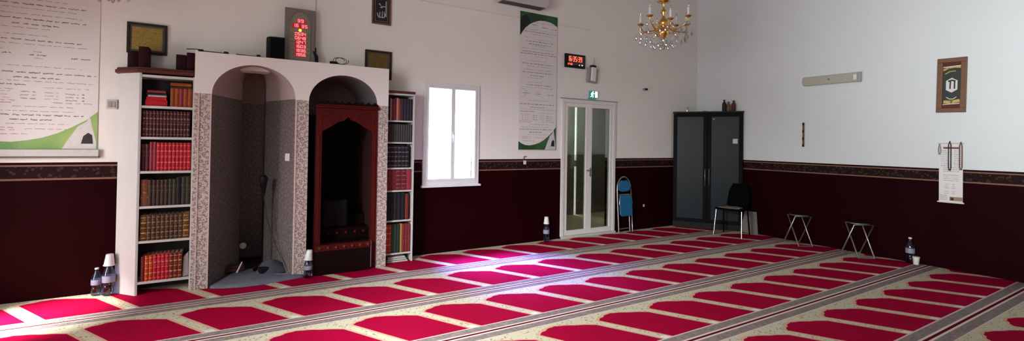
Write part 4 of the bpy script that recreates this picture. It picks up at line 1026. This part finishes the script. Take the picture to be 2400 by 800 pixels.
k = MB(); k.ribbon([(-.028, .05), (.0, .06), (.03, .05)], .018, -.0145, -.0136).ribbon([(-.012, .05), (-.014, -.04)], .014, -.0145, -.0136).ribbon([(.026, .05), (.026, -.04)], .014, -.0145, -.0136); k.build('dark_motif', M['artblack'], t)
# text scroll with rods and three strings of beads
t = thing('text_scroll', 'white paper scroll with printed lines hanging across the dado of the right wall', 'scroll', (-.001, -3.560, .82), (0, 0, RW))
MB().box(-.108, .108, -.005, -.001, 0, .70).build('sheet', M['paper'], t)
MB().box(-.122, .122, -.016, -.001, -.016, -.0003).build('bottom_rod', M['white'], t, bevel=.004); MB().box(-.118, .118, -.014, -.001, .7003, .714).build('top_rod', M['lgrey'], t, bevel=.003)
MB().box(-.068, .072, -.0062, -.0051, .640, .662).build('title_bar', mat('brown_red_print', (0.16, 0.045, 0.035), .6), t)
MB().box(-.01, .107, -.0062, -.0051, .012, .060).build('picture_strip', mat('tan_print', (0.30, 0.20, 0.12), .6), t); MB().box(.0, .028, -.0070, -.0063, .020, .048).build('dark_picture', M['artblack'], t)
ln = MB(); rnd = random.Random(5)
for i in range(24):
    z = .615 - i * .0225
    if z < .09: z = .06 - (i - 23) * .0
    if i in (12, 17, 21): continue
    for (a, c) in (((-.095, -.03), (.025, .09)) if i < 9 else ((-.075, .075),) if i < 18 else ((-.06, -.02), (.005, .04))):
        x = a + rnd.uniform(0, .012)
        while x < c:
            e = min(c, x + rnd.uniform(.008, .024)); hh = rnd.uniform(.004, .009); ln.box(x, e, -.0058, -.0051, z - hh / 2, z + hh / 2); x = e + .004
for z in (.075, .058, .040, .022): ln.box(-.1, -.03, -.0058, -.0051, z - .003, z + .003)
ln.build('printed_text', M['inkf'], t)
def beads(label, y, z0, z1, m, r, wd):
    t = thing('prayer_beads', label, 'prayer beads', (-.026, y, z1), (0, 0, RW), 'strings of prayer beads on the scroll')
    b = MB(); L = z1 - z0; n = int(L / (r * 1.9))
    for s in (-1, 1):
        for k in range(n): b.ball((s * wd * min(1, (k + .6) / 3) * (1 if k < n - 2 else .6), 0, -k * L / n), r, 6, 5)
    b.build('bead_string', m, t)
    MB().tube([(0, .024, .012), (0, .0, .015), (.0, -.004, .004)], .003, 6).build('hook', M['wire'], t)
beads('dark bead string hanging down the middle of the scroll', -3.556, 1.19, 1.54, M['bead_d'], .0068, .011)
beads('brown bead string hanging at the right edge of the scroll', -3.655, 1.20, 1.53, M['bead_b'], .0072, .011)
beads('short pale bead string hanging at the left edge of the scroll', -3.463, 1.38, 1.50, M['bead_p'], .0068, .010)

# ------------------------------------------------------------------ chandeliers
def chandelier(loc):
    t = thing('chandelier', 'brass crystal chandelier with candle tubes hanging before the far corner', 'chandelier', loc, (0, 0, .2), 'brass crystal chandeliers')
    # local z = 0 is the ring of the cups
    MB().lathe([(.0, -.28), (.012, -.27), (.020, -.25), (.010, -.23), (.028, -.20), (.060, -.16), (.072, -.125), (.05, -.095), (.025, -.075), (.045, -.045), (.060, -.015), (.048, .02), (.022, .045), (.016, .09), (.034, .115), (.030, .14), (.014, .165), (.012, .21), (.026, .225), (.012, .245)], seg=24).build('column', M['gold'], t)
    MB().lathe([(.012, .246), (.075, .252), (.080, .262), (.03, .275), (.012, .285)], seg=24).build('upper_dish', M['gold'], t)
    MB().tube([(0, 0, .285), (0, 0, HC - loc[2] - .05)], .010, 8).build('chain_rod', M['gold'], t)
    MB().lathe([(.07, HC - loc[2] - .05), (.065, HC - loc[2] - .02), (.02, HC - loc[2] - .002)], seg=20).build('ceiling_rose', M['gold'], t)
    n = 8; R = .325
    for k in range(n):
        a = 2 * PI * k / n; c, s = math.cos(a), math.sin(a); dz = .0 if k % 2 == 0 else -.05; RR = R if k % 2 == 0 else R * .88
        P = lambda r, z: (r * c, r * s, z)
        arm = MB(); arm.tube([P(.045, -.06), P(.10, -.105), P(.17, -.12), P(.24, -.10 + dz * .6), P(.29, -.065 + dz), P(RR, -.02 + dz), P(RR, .0 + dz)], .0085, 8)
        arm.tube([P(.10 + .03 * math.cos(q), -.055 + .03 * math.sin(q)) for q in [i * .5 for i in range(-3, 8)]], .006, 6)
        ao = arm.build('arm', M['gold'], t)
        cp = MB(); cc = (RR * c, RR * s, dz)
        cp.lathe([(.008, 0), (.020, .002), (.042, .016), (.044, .019), (.018, .012), (.012, .02), (.016, .032), (.012, .034)], cc, 18); cp.build('cup', M['gold'], ao)
        MB().lathe([(.0145, .035), (.0145, .120), (.012, .122)], cc, 14).build('candle_tube', M['candle'], ao)
        MB().lathe([(.007, .123), (.013, .135), (.013, .15), (.004, .175), (.001, .183)], cc, 12).build('bulb', M['crystal'], ao)
        def drop(x, y, z, sz):
            d = MB(); d.lathe([(.001, 0), (.006 * sz, -.006 * sz), (.003 * sz, -.012 * sz)], (x, y, z), 6, False); d.lathe([(.001, -.014 * sz), (.010 * sz, -.034 * sz), (.013 * sz, -.048 * sz), (.006 * sz, -.064 * sz), (.001, -.068 * sz)], (x, y, z), 6, False)
            d.build('crystal_drop', M['crystal'], t)
        for q in (-.22, .22): drop(RR * math.cos(a + q * .55), RR * math.sin(a + q * .55), -.035 + dz, 1.0)
        drop(.30 * math.cos(a + .2), .30 * math.sin(a + .2), -.175, 1.25); drop(.215 * math.cos(a + .5), .215 * math.sin(a + .5), -.225, 1.2); drop(.12 * c, .12 * s, -.262, 1.2); drop(.27 * math.cos(a - .2), .27 * math.sin(a - .2), -.115, 1.1); drop(.335 * math.cos(a + .39), .335 * math.sin(a + .39), -.13, 1.2)
        # bead swags: to the next arm, and inwards to the foot of the column
        a2 = a + 2 * PI / n; R2 = R * .88 if k % 2 == 0 else R; d2 = -.05 if k % 2 == 0 else 0.0
        b = MB(); p, q = Vector((RR * c, RR * s, dz)), Vector((R2 * math.cos(a2), R2 * math.sin(a2), d2))
        for i in range(1, 15): u = i / 15; v = p.lerp(q, u); b.ball((v.x, v.y, v.z - .02 - .42 * u * (1 - u) * .9), .0062, 6, 4)
        p, q = Vector((.30 * c, .30 * s, -.07 + dz)), Vector((.03 * c, .03 * s, -.26))
        for i in range(0, 16): u = i / 15; v = p.lerp(q, u); b.ball((v.x, v.y, v.z - .30 * u * (1 - u)), .0062, 6, 4)
        b.build('bead_swag', M['crystal'], t)
    d = MB(); d.lathe([(.001, -.285), (.02, -.295), (.028, -.315), (.014, -.345), (.001, -.352)], (0, 0, 0), 8, False); d.build('crystal_ball', M['crystal'], t)
    return t
c1 = chandelier((-2.85, -1.63, 3.005))
c2 = copy_tree(c1); c2.location = (-8.47, -.66, 2.93); c2['label'] = 'second chandelier of which only the lowest white crystals show, above the left banner'

# ------------------------------------------------------------------ daylight
wd = bpy.data.worlds.new('daylight'); SC.world = wd; wd.use_nodes = True
bg = wd.node_tree.nodes['Background']; bg.inputs[0].default_value = (0.96, 0.97, 1.0, 1); bg.inputs[1].default_value = 10.5
def portal(name, loc, rot, sx, sy):
    l = bpy.data.lights.new(name, 'AREA'); l.shape = 'RECTANGLE'; l.size = sx; l.size_y = sy
    l.cycles.is_portal = True
    o = bpy.data.objects.new(name, l); C.objects.link(o); o.location = loc; o.rotation_euler = rot
def win_portal(h, axis, t, inward):
    a = (h[0] + h[1]) / 2; z = (h[2] + h[3]) / 2; sx, sy = h[1] - h[0], h[3] - h[2]
    if axis == 'x': portal('window_portal', (a, t, z), (PI / 2 if inward > 0 else -PI / 2, 0, 0), sx, sy)
    else: portal('window_portal', (t, a, z), (PI / 2, 0, -PI / 2), sx, sy)
win_portal(WIN, 'x', .15, -1)
for h in LHOLES: win_portal(h, 'y', XL - .15, 1)
for h in BHOLES: win_portal(h, 'x', YB - .15, 1)

def area(name, loc, target, sx, sy, power, col, spread=PI):
    l = bpy.data.lights.new(name, 'AREA'); l.shape = 'RECTANGLE'; l.size = sx; l.size_y = sy; l.energy = power; l.color = col; l.spread = spread
    o = bpy.data.objects.new(name, l); C.objects.link(o); o.location = loc
    o.rotation_euler = (Vector(target) - Vector(loc)).to_track_quat('-Z', 'Y').to_euler()
# bluish skylight falling steeply through the front window; added fills at the side windows; sun through the open side door
area('window_skylight', (-5.42, .85, 3.15), (-4.66, -1.15, 0), 0.8, .6, 1050, (0.25, 0.25, 1.0), math.radians(80))
area('right_wall_fill', (XL - .5, -7.3, 2.0), (0, -5.3, 2.6), 1.6, 1.4, 62, (0.92, 0.97, 1.0), math.radians(44))  # added narrow beam that brightens the right wall
area('near_carpet_fill', (XL - .6, -4.5, 2.9), (-5.9, -2.0, 0), 1.2, 1.0, 150, (0.97, 0.985, 1.0), math.radians(60))  # added fill aimed at the near carpet rows
sun = bpy.data.lights.new('sun', 'SUN'); sun.energy = 36; sun.angle = math.radians(20); sun.color = (1.0, .96, .90)
so = bpy.data.objects.new('sun', sun); C.objects.link(so); so.rotation_euler = Vector((1.0, .62, -1.75)).to_track_quat('-Z', 'Y').to_euler()

area('corridor_fill', (-2.0, 1.0, 2.58), (-2.0, 1.0, 0), .8, .3, 7, (1.0, .97, .85))  # added unseen fill, brightens the corridor behind the glazed door

SC.view_settings.view_transform = 'Standard'; SC.view_settings.look = 'None'; SC.view_settings.gamma = 1; SC.view_settings.use_curve_mapping = False
SC.view_settings.exposure = 0.48
